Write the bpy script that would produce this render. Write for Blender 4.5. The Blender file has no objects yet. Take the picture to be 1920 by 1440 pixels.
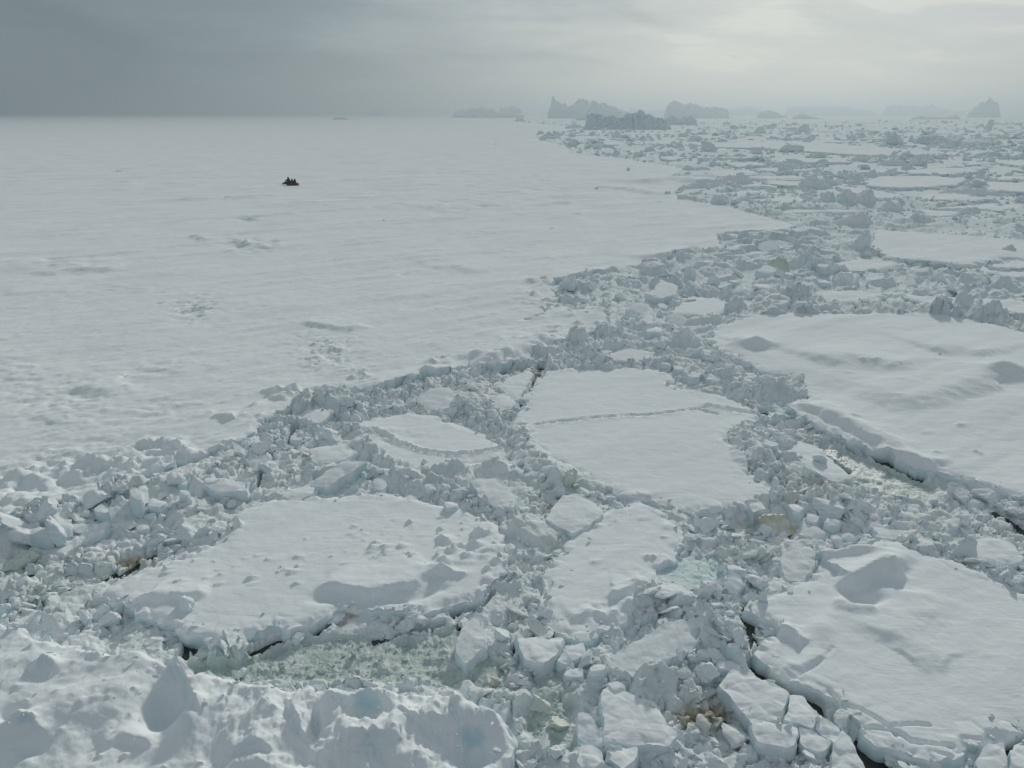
import bpy, math, random
import numpy as np
from mathutils import Vector, Matrix
from mathutils.geometry import delaunay_2d_cdt as cdt

R = math.radians
random.seed(7)
rng = np.random.default_rng(11)
scene = bpy.context.scene
col = scene.collection

# ------------------------------------------------------------------ camera, sky, sun, exposure
CAM_H, PITCH, FPX = 16.0, R(18.6), 1507.0          # height in metres, downward tilt, focal length in photo pixels
cd = bpy.data.cameras.new("camera")
cam = bpy.data.objects.new("camera", cd)
col.objects.link(cam)
cam.location = (0, 0, CAM_H)
cam.rotation_euler = (math.pi / 2 - PITCH, 0, 0)
cd.sensor_width = 36.0
cd.lens = FPX / 1920 * 36.0
cd.clip_start, cd.clip_end = 0.5, 40000
scene.camera = cam

SUN_AZ, SUN_EL = R(18.5), R(22.0)                  # to the right of straight ahead, above the horizon
sun_dir = Vector((math.sin(SUN_AZ) * math.cos(SUN_EL), math.cos(SUN_AZ) * math.cos(SUN_EL), math.sin(SUN_EL)))
sd = bpy.data.lights.new("sun", 'SUN')
sd.energy, sd.angle, sd.color = 2.0, R(5), (1.0, 0.955, 0.875)
so = bpy.data.objects.new("sun", sd)
col.objects.link(so)
so.rotation_euler = sun_dir.to_track_quat('Z', 'Y').to_euler()
so.location = (0, 0, 60)

world = bpy.data.worlds.new("World")
scene.world = world
world.use_nodes = True


def make_sky():
    nt = world.node_tree
    N, L = nt.nodes, nt.links
    N.clear()
    def mth(op, a, b=None, c=None, clamp=False):
        n = N.new('ShaderNodeMath'); n.operation = op; n.use_clamp = clamp
        for i, v in enumerate((a, b, c)):
            if v is None: continue
            if hasattr(v, 'is_output'): L.new(v, n.inputs[i])
            else: n.inputs[i].default_value = v
        return n.outputs[0]
    tc = N.new('ShaderNodeTexCoord')
    d = tc.outputs['Generated']
    sep = N.new('ShaderNodeSeparateXYZ'); L.new(d, sep.inputs[0])
    dot = N.new('ShaderNodeVectorMath'); dot.operation = 'DOT_PRODUCT'
    L.new(d, dot.inputs[0])
    dot.inputs[1].default_value = (math.sin(SUN_AZ + R(4)) * math.cos(R(13)), math.cos(SUN_AZ + R(4)) * math.cos(R(13)), math.sin(R(13)))
    def noise(sx, sz, scale, detail, off, dist=0.0):
        cb = N.new('ShaderNodeCombineXYZ')
        L.new(mth('ADD', mth('MULTIPLY', sep.outputs[0], sx), mth('MULTIPLY', sep.outputs[2], sz * .25)), cb.inputs[0])
        L.new(mth('MULTIPLY', sep.outputs[1], sx), cb.inputs[1])
        L.new(mth('ADD', mth('MULTIPLY', sep.outputs[2], sz), off), cb.inputs[2])
        n = N.new('ShaderNodeTexNoise')
        n.inputs['Scale'].default_value = scale; n.inputs['Detail'].default_value = detail
        n.inputs['Roughness'].default_value = 0.55; n.inputs['Distortion'].default_value = dist
        L.new(cb.outputs[0], n.inputs['Vector'])
        return n.outputs['Fac']
    big = noise(1.0, 7.5, 2.6, 5, 3.3, .4)
    fine = noise(1.0, 4.0, 6.0, 7, 8.1, .8)
    cl = mth('ADD', mth('MULTIPLY', mth('SUBTRACT', big, .5), 1.0), mth('MULTIPLY', mth('SUBTRACT', fine, .5), .75))
    # clouds are stronger overhead, dissolve into even grey air at the horizon
    up = mth('MULTIPLY', sep.outputs[2], 13, clamp=True)
    t = mth('ADD', dot.outputs['Value'], mth('MULTIPLY', mth('MULTIPLY', cl, up), 0.25))
    ramp = N.new('ShaderNodeValToRGB')
    L.new(mth('MULTIPLY_ADD', t, .5, .5), ramp.inputs[0])
    cr = ramp.color_ramp
    stops = [(0.0, (.33, .365, .385)), (.5, (.29, .325, .345)), (.77, (.195, .238, .26)), (.83, (.162, .214, .242)),
             (.90, (.232, .290, .318)), (.945, (.345, .402, .425)), (.975, (.455, .503, .51)), (.992, (.51, .555, .55)), (1.0, (.585, .62, .60))]
    while len(cr.elements) < len(stops): cr.elements.new(.5)
    for e, (p, c) in zip(cr.elements, stops):
        e.position = p; e.color = (*c, 1)
    sky = N.new('ShaderNodeTexSky')
    sky.sky_type = 'NISHITA'; sky.sun_disc = False
    sky.sun_elevation = SUN_EL; sky.sun_rotation = SUN_AZ
    bg1 = N.new('ShaderNodeBackground'); L.new(sky.outputs[0], bg1.inputs[0]); bg1.inputs[1].default_value = .06
    bg2 = N.new('ShaderNodeBackground'); L.new(ramp.outputs[0], bg2.inputs[0]); bg2.inputs[1].default_value = 1.0
    mix = N.new('ShaderNodeMixShader'); mix.inputs[0].default_value = .93     # nearly closed cloud deck
    L.new(bg1.outputs[0], mix.inputs[1]); L.new(bg2.outputs[0], mix.inputs[2])
    out = N.new('ShaderNodeOutputWorld'); L.new(mix.outputs[0], out.inputs[0])


make_sky()
vs = scene.view_settings
vs.view_transform, vs.look, vs.gamma, vs.exposure = 'Standard', 'None', 1.0, 0.07
scene.render.engine = 'CYCLES'
cy = scene.cycles
cy.max_bounces, cy.diffuse_bounces, cy.glossy_bounces, cy.transmission_bounces, cy.volume_bounces = 6, 4, 2, 2, 1
cy.use_denoising = True
cy.caustics_reflective = cy.caustics_refractive = False

# ------------------------------------------------------------------ projection between photo pixels and the place
SP, CP = math.sin(PITCH), math.cos(PITCH)


def G(px, py, z=0.0):
    """ground point (at height z) seen at a photo pixel"""
    x, y = (px - 960) / FPX, (720 - py) / FPX
    dx, dy, dz = x, CP + SP * y, -SP + CP * y
    t = (z - CAM_H) / min(dz, -1e-4)
    return (dx * t, dy * t)


def PX(x, y, z=0.0):
    """photo pixel of a place (arrays allowed)"""
    zz = z - CAM_H
    f = y * CP - zz * SP
    u = y * SP + zz * CP
    f = np.maximum(f, .1)
    return 960 + FPX * x / f, 720 - FPX * u / f


def ztop(base_py, top_py):
    """height of something whose foot is at base_py and whose tip is seen at top_py"""
    _, y = G(960, base_py)
    v = (720 - top_py) / FPX
    return CAM_H + y * (-SP + CP * v) / (CP + SP * v), y


# ------------------------------------------------------------------ noise
def _h(i, j, s):
    with np.errstate(over='ignore'):
        n = (i.astype(np.int64) * 374761393 + j.astype(np.int64) * 668265263 + s * 1442695041) & 0xFFFFFFFF
        n = ((n ^ (n >> 13)) * 1274126177) & 0xFFFFFFFF
        n = (n ^ (n >> 16)) & 0xFFFFFFFF
        n = (n * 2246822519) & 0xFFFFFFFF
        n = n ^ (n >> 15)
    return n / 4294967295.0


def gn(x, y, s=0):
    """gradient noise, about -0.7..0.7"""
    x = np.asarray(x, float); y = np.asarray(y, float)
    xi, yi = np.floor(x), np.floor(y)
    xf, yf = x - xi, y - yi
    u, v = xf * xf * xf * (xf * (xf * 6 - 15) + 10), yf * yf * yf * (yf * (yf * 6 - 15) + 10)
    r = 0
    for a in (0, 1):
        for b in (0, 1):
            t = _h(xi + a, yi + b, s) * 2 * np.pi
            r = r + ((xf - a) * np.cos(t) + (yf - b) * np.sin(t)) * (u if a else 1 - u) * (v if b else 1 - v)
    return r


def fbm(x, y, o=4, s=0, g=.5):
    r, a, f = 0, 1.0, 1.0
    for k in range(o):
        r = r + a * gn(x * f, y * f, s + 17 * k)
        a *= g; f *= 2.03
    return r


def plates(x, y, s=0, tilt=.8):
    """jumbled tilted voronoi plates: (height, distance to the nearest seam)"""
    x = np.asarray(x, float); y = np.asarray(y, float)
    xi, yi = np.floor(x), np.floor(y)
    d1 = np.full(x.shape, 9.0); d2 = np.full(x.shape, 9.0); hh = np.zeros(x.shape)
    for a in (-1, 0, 1):
        for b in (-1, 0, 1):
            ci, cj = xi + a, yi + b
            dx = ci + .5 + .8 * (_h(ci, cj, s + 1) - .5) - x
            dy = cj + .5 + .8 * (_h(ci, cj, s + 2) - .5) - y
            d = np.sqrt(dx * dx + dy * dy)
            t = _h(ci, cj, s + 4) * 2 * np.pi
            h = _h(ci, cj, s + 3) + tilt * (_h(ci, cj, s + 5)) * (dx * np.cos(t) + dy * np.sin(t))
            n = d < d1
            d2 = np.where(n, d1, np.minimum(d2, d))
            hh = np.where(n, h, hh)
            d1 = np.where(n, d, d1)
    return hh * (.35 + .65 * sst(0, .32, d2 - d1)), d2 - d1


def sst(a, b, x):
    t = np.clip((x - a) / (b - a), 0, 1)
    return t * t * (3 - 2 * t)


def seg_dist(px, py, pts):
    """distance to an open polyline, signed side, and place along it 0..1"""
    pts = np.asarray(pts, float)
    best = np.full(np.shape(px), 1e9); side = np.zeros(np.shape(px)); al = np.zeros(np.shape(px))
    ln = np.r_[0, np.cumsum(np.hypot(*np.diff(pts, axis=0).T))]
    for k in range(len(pts) - 1):
        a, b = pts[k], pts[k + 1]
        e = b - a; l2 = max(e @ e, 1e-12)
        t = np.clip(((px - a[0]) * e[0] + (py - a[1]) * e[1]) / l2, 0, 1)
        dx, dy = px - a[0] - t * e[0], py - a[1] - t * e[1]
        d = np.hypot(dx, dy)
        m = d < best
        best = np.where(m, d, best)
        side = np.where(m, np.sign(e[0] * dy - e[1] * dx), side)
        al = np.where(m, (ln[k] + t * (ln[k + 1] - ln[k])) / ln[-1], al)
    return best, side, al


def poly_sd(px, py, poly):
    """signed distance to a polygon, positive inside"""
    px = np.asarray(px, float); py = np.asarray(py, float)
    d = np.full(px.shape, 1e18); ins = np.zeros(px.shape, bool)
    n = len(poly)
    for k in range(n):
        ax, ay = poly[k]; bx, by = poly[(k + 1) % n]
        ex, ey = bx - ax, by - ay
        l2 = max(ex * ex + ey * ey, 1e-12)
        t = np.clip(((px - ax) * ex + (py - ay) * ey) / l2, 0, 1)
        d = np.minimum(d, (px - ax - t * ex) ** 2 + (py - ay - t * ey) ** 2)
        if ay != by:
            c = ((ay > py) != (by > py)) & (px < (bx - ax) * (py - ay) / (by - ay) + ax)
            ins ^= c
    return np.where(ins, 1, -1) * np.sqrt(d)


# ------------------------------------------------------------------ materials
def new_mat(name):
    m = bpy.data.materials.new(name)
    m.use_nodes = True
    nt = m.node_tree
    b = nt.nodes.get('Principled BSDF')
    return m, nt, b


def nd(nt, t, **kw):
    n = nt.nodes.new(t)
    for k, v in kw.items():
        if k in n.inputs: n.inputs[k].default_value = v
        else: setattr(n, k, v)
    return n


def tex_noise(nt, scale, detail=4, rough=.55, mapping=None, dist=0.0):
    tc = nd(nt, 'ShaderNodeTexCoord')
    src = tc.outputs['Object']
    if mapping:
        mp = nd(nt, 'ShaderNodeMapping')
        mp.inputs['Rotation'].default_value = (0, 0, mapping[0])
        mp.inputs['Scale'].default_value = mapping[1]
        nt.links.new(src, mp.inputs[0]); src = mp.outputs[0]
    n = nd(nt, 'ShaderNodeTexNoise', Scale=scale, Detail=detail, Roughness=rough, Distortion=dist)
    nt.links.new(src, n.inputs['Vector'])
    return n.outputs['Fac']


def ramp(nt, src, stops):
    r = nt.nodes.new('ShaderNodeValToRGB')
    e = r.color_ramp.elements
    while len(e) < len(stops): e.new(.5)
    for a, (p, c) in zip(e, stops):
        a.position = p; a.color = (*c, 1) if len(c) == 3 else c
    nt.links.new(src, r.inputs[0])
    return r.outputs[0]


def mixc(nt, fac, a, b, mode='MIX'):
    m = nt.nodes.new('ShaderNodeMix'); m.data_type = 'RGBA'; m.blend_type = mode
    for s, v in ((m.inputs[0], fac), (m.inputs[6], a), (m.inputs[7], b)):
        if hasattr(v, 'is_output'): nt.links.new(v, s)
        else: s.default_value = v if isinstance(v, (int, float)) else (*v, 1)
    return m.outputs[2]


def bump(nt, bsdf, layers):
    prev = None
    for h, strength, dist in layers:
        b = nd(nt, 'ShaderNodeBump', Strength=strength, Distance=dist)
        nt.links.new(h, b.inputs['Height'])
        if prev: nt.links.new(prev, b.inputs['Normal'])
        prev = b.outputs[0]
    nt.links.new(prev, bsdf.inputs['Normal'])


SNOW = (.84, .878, .892)
ICE = (.60, .735, .775)


def up_mask(nt, lo, hi):
    """snow lies on what faces up: 0 on steep faces, 1 on flat tops"""
    g = nd(nt, 'ShaderNodeNewGeometry')
    s = nd(nt, 'ShaderNodeSeparateXYZ'); nt.links.new(g.outputs['True Normal'], s.inputs[0])
    m = nd(nt, 'ShaderNodeMapRange', interpolation_type='SMOOTHSTEP')
    m.inputs[1].default_value = lo; m.inputs[2].default_value = hi
    nt.links.new(s.outputs[2], m.inputs[0])
    return m.outputs[0]


def make_snow(name, wind=True, ice=ICE, fine=1.0, lie=(.12, .55)):
    m, nt, b = new_mat(name)
    big = tex_noise(nt, .12, 3)
    c = mixc(nt, ramp(nt, big, [(.35, (0, 0, 0)), (.7, (1, 1, 1))]), SNOW, (.785, .838, .86))
    patch = ramp(nt, tex_noise(nt, .9, 3), [(.4, (0, 0, 0)), (.65, (1, 1, 1))])
    side = mixc(nt, patch, ice, (.74, .82, .845))
    c = mixc(nt, up_mask(nt, *lie), side, c)
    nt.links.new(c, b.inputs['Base Color'])
    b.inputs['Roughness'].default_value = .9
    b.inputs['Specular IOR Level'].default_value = .0
    ly = []
    if wind:
        ly.append((tex_noise(nt, 1.0, 4, .6, (R(-38), (.30, 1.0, 1)), 1.6), .36 * fine, .10))
    ly.append((tex_noise(nt, 3.2, 5, .6), .30 * fine, .05))
    ly.append((tex_noise(nt, 16, 3, .6), .30 * fine, .015))
    bump(nt, b, ly)
    return m


def blue_spots(m, spots, tone=(.36, .60, .70)):
    """bare blue glacier ice showing through the snow at given places"""
    nt = m.node_tree; b = nt.nodes['Principled BSDF']
    src = b.inputs['Base Color'].links[0].from_socket
    g = nd(nt, 'ShaderNodeNewGeometry')
    nz = tex_noise(nt, 2.2, 4, .6)
    for px, py, z, r_, k in spots:
        x, y = G(px, py, z)
        v = nd(nt, 'ShaderNodeVectorMath', operation='DISTANCE'); nt.links.new(g.outputs['Position'], v.inputs[0]); v.inputs[1].default_value = (x, y, z)
        a = nd(nt, 'ShaderNodeMath', operation='MULTIPLY_ADD'); nt.links.new(nz, a.inputs[0]); a.inputs[1].default_value = r_ * 2.8
        nt.links.new(v.outputs['Value'], a.inputs[2])
        mr = nd(nt, 'ShaderNodeMapRange', interpolation_type='SMOOTHSTEP'); nt.links.new(a.outputs[0], mr.inputs[0])
        mr.inputs[1].default_value = r_ * 1.5; mr.inputs[2].default_value = r_ * 2.8; mr.inputs[3].default_value = k * .75; mr.inputs[4].default_value = 0
        st = nd(nt, 'ShaderNodeMath', operation='MULTIPLY'); nt.links.new(mr.outputs[0], st.inputs[0]); nt.links.new(ramp(nt, up_mask(nt, .62, .97), [(0, (1, 1, 1)), (1, (.12, .12, .12))]), st.inputs[1])
        src = mixc(nt, st.outputs[0], src, tone)
    nt.links.new(src, b.inputs['Base Color'])


def make_rubble(name, spec=.25):
    """brash ice; the tint attribute carries green slush (r), brown algae (g), turquoise melt and painted far shade (b)"""
    m, nt, b = new_mat(name)
    at = nd(nt, 'ShaderNodeAttribute', attribute_name='tint')
    sp = nd(nt, 'ShaderNodeSeparateColor'); nt.links.new(at.outputs['Color'], sp.inputs[0])
    n1 = tex_noise(nt, 1.3, 4)
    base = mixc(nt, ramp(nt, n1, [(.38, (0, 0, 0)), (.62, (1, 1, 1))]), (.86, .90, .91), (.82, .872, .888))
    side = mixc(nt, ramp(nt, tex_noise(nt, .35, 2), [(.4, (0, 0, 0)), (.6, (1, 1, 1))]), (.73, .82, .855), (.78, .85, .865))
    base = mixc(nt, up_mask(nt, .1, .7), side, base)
    br = ramp(nt, tex_noise(nt, 5, 5, .7), [(.30, (.13, .105, .065)), (.48, (.40, .355, .25)), (.66, (.68, .65, .53))])
    gr = ramp(nt, tex_noise(nt, 1.5, 7, .62, None, .8), [(.3, (.38, .475, .45)), (.5, (.53, .62, .60)), (.66, (.73, .79, .785))])
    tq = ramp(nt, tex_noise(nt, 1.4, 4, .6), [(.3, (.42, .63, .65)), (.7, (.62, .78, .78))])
    c = mixc(nt, sp.outputs[0], base, gr)
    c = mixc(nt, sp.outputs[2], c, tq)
    c = mixc(nt, sp.outputs[1], c, br)
    nt.links.new(c, b.inputs['Base Color'])
    rr = nd(nt, 'ShaderNodeMapRange'); rr.inputs[1].default_value = .3; rr.inputs[3].default_value = .75; rr.inputs[4].default_value = .38
    mx = nd(nt, 'ShaderNodeMath', operation='MAXIMUM'); nt.links.new(sp.outputs[0], mx.inputs[0]); nt.links.new(sp.outputs[2], mx.inputs[1])
    nt.links.new(mx.outputs[0], rr.inputs[0]); nt.links.new(rr.outputs[0], b.inputs['Roughness'])
    sr = nd(nt, 'ShaderNodeMapRange'); sr.inputs[1].default_value = .3; sr.inputs[3].default_value = .0; sr.inputs[4].default_value = .22
    nt.links.new(mx.outputs[0], sr.inputs[0]); nt.links.new(sr.outputs[0], b.inputs['Specular IOR Level'])
    bump(nt, b, [(tex_noise(nt, 5, 6, .7), .8, .09), (tex_noise(nt, 24, 3, .6), .6, .02)])
    return m


def make_plain(name, colr, rough=.5, **kw):
    m, nt, b = new_mat(name)
    n = tex_noise(nt, 9, 3)
    c = mixc(nt, n, [v * .8 for v in colr], [min(1, v * 1.2) for v in colr])
    nt.links.new(c, b.inputs['Base Color'])
    b.inputs['Roughness'].default_value = rough
    for k, v in kw.items(): b.inputs[k].default_value = v
    return m


def make_stained(name, stain, low, high):
    """an ice block stained by algae, strongest where its noise says"""
    m, nt, b = new_mat(name)
    n = ramp(nt, tex_noise(nt, 1.1, 4, .6), [(low, (0, 0, 0)), (high, (1, 1, 1))])
    c = mixc(nt, n, (.72, .74, .69), stain)
    nt.links.new(c, b.inputs['Base Color'])
    b.inputs['Roughness'].default_value = .5
    bump(nt, b, [(tex_noise(nt, 5, 5, .65), .5, .06), (tex_noise(nt, 22, 3, .6), .4, .02)])
    return m


M = {}
M['snow'] = make_snow('snow')
M['snow_lump'] = make_snow('lumpy_snow', False, ICE, 1.4)
M['block'] = make_snow('block_ice', False, (.66, .765, .80), 1.8)
M['berg'] = make_snow('berg_ice', False, (.46, .625, .68), 2.0, (.35, .85))
M['bluepatch'] = make_snow('blue_ice', False, (.52, .68, .74), 1.2)
M['snow_blue'] = make_snow('snow_blue_foot', True, ICE)
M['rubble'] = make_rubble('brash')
M['yellow'] = make_stained('yellow_ice', (.50, .47, .33), .36, .62)
M['green'] = make_stained('green_ice', (.60, .70, .64), .3, .65)
blue_spots(M['bluepatch'], [(690, 1312, .9, .40, .75), (885, 1388, .8, .36, .85), (318, 1325, .9, .55, .4), (362, 1372, .9, .28, .7), (700, 1400, .9, .3, .4), (150, 1290, 1.0, .3, .25), (560, 1345, .9, .3, .3)])
blue_spots(M['snow_blue'], [(1672, 1124, .5, .42, .6)])
mw, nt, b = new_mat('sea_water')
b.inputs['Base Color'].default_value = (.028, .036, .032, 1); b.inputs['Roughness'].default_value = .08
bump(nt, b, [(tex_noise(nt, 2.5, 4), .15, .05)])
M['water'] = mw


# ------------------------------------------------------------------ mesh and object helpers
def mk(name, V, faces, mat, parent=None, tint=None, smooth=True, sharp=None):
    """one mesh object from numpy arrays; faces: list of (n,k) index arrays"""
    me = bpy.data.meshes.new(name)
    V = np.asarray(V, np.float32)
    me.vertices.add(len(V)); me.vertices.foreach_set('co', V.ravel())
    faces = [np.asarray(f, np.int32) for f in faces if len(f)]
    nl = sum(f.size for f in faces); nf = sum(len(f) for f in faces)
    me.loops.add(nl); me.polygons.add(nf)
    me.loops.foreach_set('vertex_index', np.concatenate([f.ravel() for f in faces]))
    tot = np.concatenate([np.full(len(f), f.shape[1], np.int32) for f in faces])
    me.polygons.foreach_set('loop_start', np.r_[0, np.cumsum(tot)[:-1]].astype(np.int32))
    me.polygons.foreach_set('loop_total', tot)
    me.update(calc_edges=True)
    if smooth: me.polygons.foreach_set('use_smooth', np.ones(nf, bool))
    if sharp: me.set_sharp_from_angle(angle=R(sharp))
    if tint is not None:
        a = me.color_attributes.new('tint', 'FLOAT_COLOR', 'POINT')
        a.data.foreach_set('color', np.c_[tint, np.ones(len(V))].astype(np.float32).ravel())
    me.materials.append(mat)
    o = bpy.data.objects.new(name, me)
    col.objects.link(o)
    if parent: o.parent = parent
    return o


def tag(o, label=None, cat=None, group=None, kind=None):
    if label: o['label'] = label
    if cat: o['category'] = cat
    if group: o['group'] = group
    if kind: o['kind'] = kind
    return o


def recenter(o):
    """move a mesh object's origin to its foot"""
    me = o.data
    n = len(me.vertices)
    v = np.empty(n * 3, np.float32); me.vertices.foreach_get('co', v)
    v = v.reshape(-1, 3)
    c = np.array([v[:, 0].mean(), v[:, 1].mean(), 0.0], np.float32)
    me.vertices.foreach_set('co', (v - c).ravel()); me.update()
    o.location = c.tolist()
    return o


# ------------------------------------------------------------------ floes
FLOES, CRUMB = [], []                                                # coarse outlines used to keep rubble off them


def lattice(px0, px1, py0, py1, sx, sy):
    """jittered points, denser near the viewer's end of the ice where detail shows (level of detail by distance)"""
    nx, ny = int((px1 - px0) / sx) + 2, int((py1 - py0) / sy) + 2
    a, b_ = np.meshgrid(np.arange(nx), np.arange(ny))
    x = px0 + (a + .5 * (b_ % 2) + rng.uniform(-.3, .3, a.shape)) * sx
    y = py0 + (b_ + rng.uniform(-.3, .3, a.shape)) * sy
    return x.ravel(), y.ravel()


def world_poly(px_poly, z):
    return [G(p[0], p[1], z) if len(p) == 2 else (p[0], p[1]) for p in px_poly]


def jag(poly, amp, step):
    """resample an outline and roughen it"""
    out = []
    n = len(poly)
    for k in range(n):
        a, b_ = np.array(poly[k]), np.array(poly[(k + 1) % n])
        L_ = np.hypot(*(b_ - a))
        D = max(8.0, min(np.hypot(*a), np.hypot(*b_)))
        st = max(step, .0042 * D)
        if D > 400: st = .008 * D
        m = max(1, min(160, int(L_ / st)))
        for i in range(m): out.append(a + (b_ - a) * i / m)
    P = np.array(out)
    D = np.hypot(P[:, 0], P[:, 1])
    # corners rounded a little
    for _ in range(1):
        P = .5 * P + .25 * (np.roll(P, 1, 0) + np.roll(P, -1, 0))
    am = amp * np.clip(D / 30, .7, 3)
    x, y = P[:, 0], P[:, 1]
    P = P + np.c_[fbm(x * .9, y * .9, 4, 5, .6) * am, fbm(x * .9 + 40, y * .9, 4, 9, .6) * am] + np.c_[gn(x * 4, y * 4, 15), gn(x * 4, y * 4, 16)] * .05 * np.minimum(am / amp, 2)[:, None]
    return P


def floe(name, px_poly, z=.45, mat='snow', label=None, cat='ice floe', group=None, amp=.28, feats=(), tilt=(0, 0), rough=.02,
         rnd=.045, drop=.5, kind=None, dense=(3.2, 2.6), under=.06, drift=.05, coarse=None, step=.09):
    wp = world_poly(px_poly, z)
    FLOES.append((np.array(wp), z))
    CRUMB.append(.06 if cat == 'ice slab' else .5 if name == 'cracked_floe' else 1.0)
    B = jag(wp, amp, step)
    pp = np.array([p for p in px_poly if len(p) == 2], float)
    x0, y0 = pp.min(0); x1, y1 = pp.max(0)
    lx, ly = lattice(max(x0 - 8, -220), min(x1 + 8, 2140), max(y0 - 6, 214), min(y1 + 6, 1620), *dense)
    w = np.array(G_arr(lx, ly, z)).T
    s = poly_sd_big(w[:, 0], w[:, 1], B)
    D = np.hypot(w[:, 0], w[:, 1])
    keep = s > np.maximum(.035, .0018 * D)
    w = w[keep]
    allp = [Vector((float(a), float(c))) for a, c in np.r_[B, w]]
    v2, _, f2, *_ = cdt(allp, [], [list(range(len(B)))], 1, 1e-5)
    V = np.array([(p.x, p.y) for p in v2]); F = np.array([f for f in f2 if len(f) == 3])
    e = np.r_[F[:, [0, 1]], F[:, [1, 2]], F[:, [2, 0]]]
    # orientation: make every face look up
    a, b_, c = V[F[:, 0]], V[F[:, 1]], V[F[:, 2]]
    neg = np.cross(b_ - a, c - a) < 0
    F[neg] = F[neg][:, ::-1]
    e = np.r_[F[:, [0, 1]], F[:, [1, 2]], F[:, [2, 0]]]
    key = np.sort(e, 1); key = key[:, 0].astype(np.int64) * (len(V) + 1) + key[:, 1]
    u, idx, cnt = np.unique(key, return_index=True, return_counts=True)
    be = e[idx[cnt == 1]]
    x, y = V[:, 0], V[:, 1]
    sd_ = np.abs(poly_sd_big(x, y, B)); sd_[np.unique(be)] = 0
    D = np.hypot(x, y)
    cx, cy = x.mean(), y.mean()
    if coarse: cx, cy = coarse
    h = z + tilt[0] * (x - cx) + tilt[1] * (y - cy)
    wx, wy = x * .79 + y * .62, -x * .62 + y * .79
    h = h + drift * fbm(wx * .10, wy * .35, 4, 31) * np.clip(sd_ / 1.2, 0, 1)
    h = h + rough * fbm(x * 1.1, y * 1.1, 4, 77, .6) * np.clip(1.2 - D / 200, 0, 1)
    h = h - rnd * (1 - sst(0, .35, sd_)) * (1 + fbm(x * 1.7, y * 1.7, 3, 12))
    # crumbly lumps along the rim
    ph, pd = plates(x * 1.7, y * 1.7, 61)
    h = h + np.exp(-sd_ / .35) * (ph - .4) * .16 * (amp / .28)
    for f in feats: h = h + f(x, y)
    nV = len(V)
    # rim walls: rings that step out, bulge and tuck under
    bv = np.unique(be)
    nrm = np.zeros((nV, 2))
    t = V[be[:, 1]] - V[be[:, 0]]
    nn = np.c_[t[:, 1], -t[:, 0]]; nn /= np.maximum(np.hypot(*nn.T)[:, None], 1e-9)
    np.add.at(nrm, be[:, 0], nn); np.add.at(nrm, be[:, 1], nn)
    nb = nrm[bv]; nb /= np.maximum(np.hypot(*nb.T)[:, None], 1e-9)
    Vs = [np.c_[V, h]]; Fq = []
    mp = -np.ones(nV, int); mp[bv] = np.arange(len(bv))
    prev = bv
    top = h[bv]
    off = nV
    bx, by = V[bv, 0], V[bv, 1]
    for k, (fr, o_) in enumerate(((.12, .035), (.35, .05), (.65, .02), (1.0, -under * 3))):
        zz = top + fr * (-.35 - top) if drop else top
        wob = under * fbm(bx * 2.2 + 9 * k, by * 2.2 + zz * 3, 3, 91 + k)
        ring = np.c_[V[bv] + nb * (o_ + wob)[:, None] * np.clip(np.hypot(bx, by) / 40, 1, 3)[:, None], zz]
        Vs.append(ring)
        cur = off + np.arange(len(bv)); off += len(bv)
        i0, i1 = mp[be[:, 0]], mp[be[:, 1]]
        Fq.append(np.c_[prev[i1], prev[i0], cur[i0], cur[i1]])
        prev = cur
    o = mk(name, np.concatenate(Vs), [F] + Fq, M[mat], sharp=42)
    recenter(o)
    tag(o, label, None if kind == 'structure' else cat, group, kind or 'thing')
    return o


def G_arr(px, py, z=0.0):
    x, y = (px - 960) / FPX, (720 - py) / FPX
    dz = np.minimum(-SP + CP * y, -1e-4)
    t = (z - CAM_H) / dz
    return x * t, (CP + SP * y) * t


def poly_sd_big(px, py, poly, chunk=4000):
    """poly_sd vectorised over segments, in chunks of points"""
    poly = np.asarray(poly, float)
    A, Bq = poly, np.roll(poly, -1, 0)
    E_ = Bq - A; l2 = np.maximum((E_ ** 2).sum(1), 1e-12)
    out = np.empty(len(px))
    for i in range(0, len(px), chunk):
        qx, qy = px[i:i + chunk, None], py[i:i + chunk, None]
        rx, ry = qx - A[:, 0], qy - A[:, 1]
        t = np.clip((rx * E_[:, 0] + ry * E_[:, 1]) / l2, 0, 1)
        d = ((rx - t * E_[:, 0]) ** 2 + (ry - t * E_[:, 1]) ** 2).min(1)
        up = (A[:, 1] > qy) != (Bq[:, 1] > qy)
        with np.errstate(divide='ignore', invalid='ignore'):
            xi = E_[:, 0] * ry / E_[:, 1] + A[:, 0]
        ins = (up & (qx < xi)).sum(1) % 2 == 1
        out[i:i + chunk] = np.where(ins, 1, -1) * np.sqrt(d)
    return out


# features that shape a floe's top -- each returns a height to add
def mound(px, py, w, d_, h, z=.45, ang=0.0, p=2.0):
    cx, cy = G(px, py, z)
    ca, sa = math.cos(ang), math.sin(ang)
    def f(x, y):
        u, v = ((x - cx) * ca + (y - cy) * sa) / w, (-(x - cx) * sa + (y - cy) * ca) / d_
        return h * np.exp(-(u * u + v * v) ** (p / 2))
    return f


def crest(pts, h, back, front, z=.45, wob=.25):
    """a snow scarp: a crest line with a steep side towards the viewer and a long easy back"""
    W = np.array([G(a, b_, z) for a, b_ in pts])
    if W[0, 0] > W[-1, 0]: W = W[::-1]
    def f(x, y):
        x2 = x + wob * fbm(x * 1.1, y * 1.1, 3, 3); y2 = y + wob * fbm(x * 1.1 + 7, y * 1.1, 3, 4)
        d, s, a = seg_dist(x2, y2, W)
        tap = sst(0, .18, a) * (1 - sst(.82, 1, a))
        return h * tap * np.where(s > 0, np.exp(-(d / back) ** 1.3), 1 - sst(0, front, d))
    return f


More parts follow.
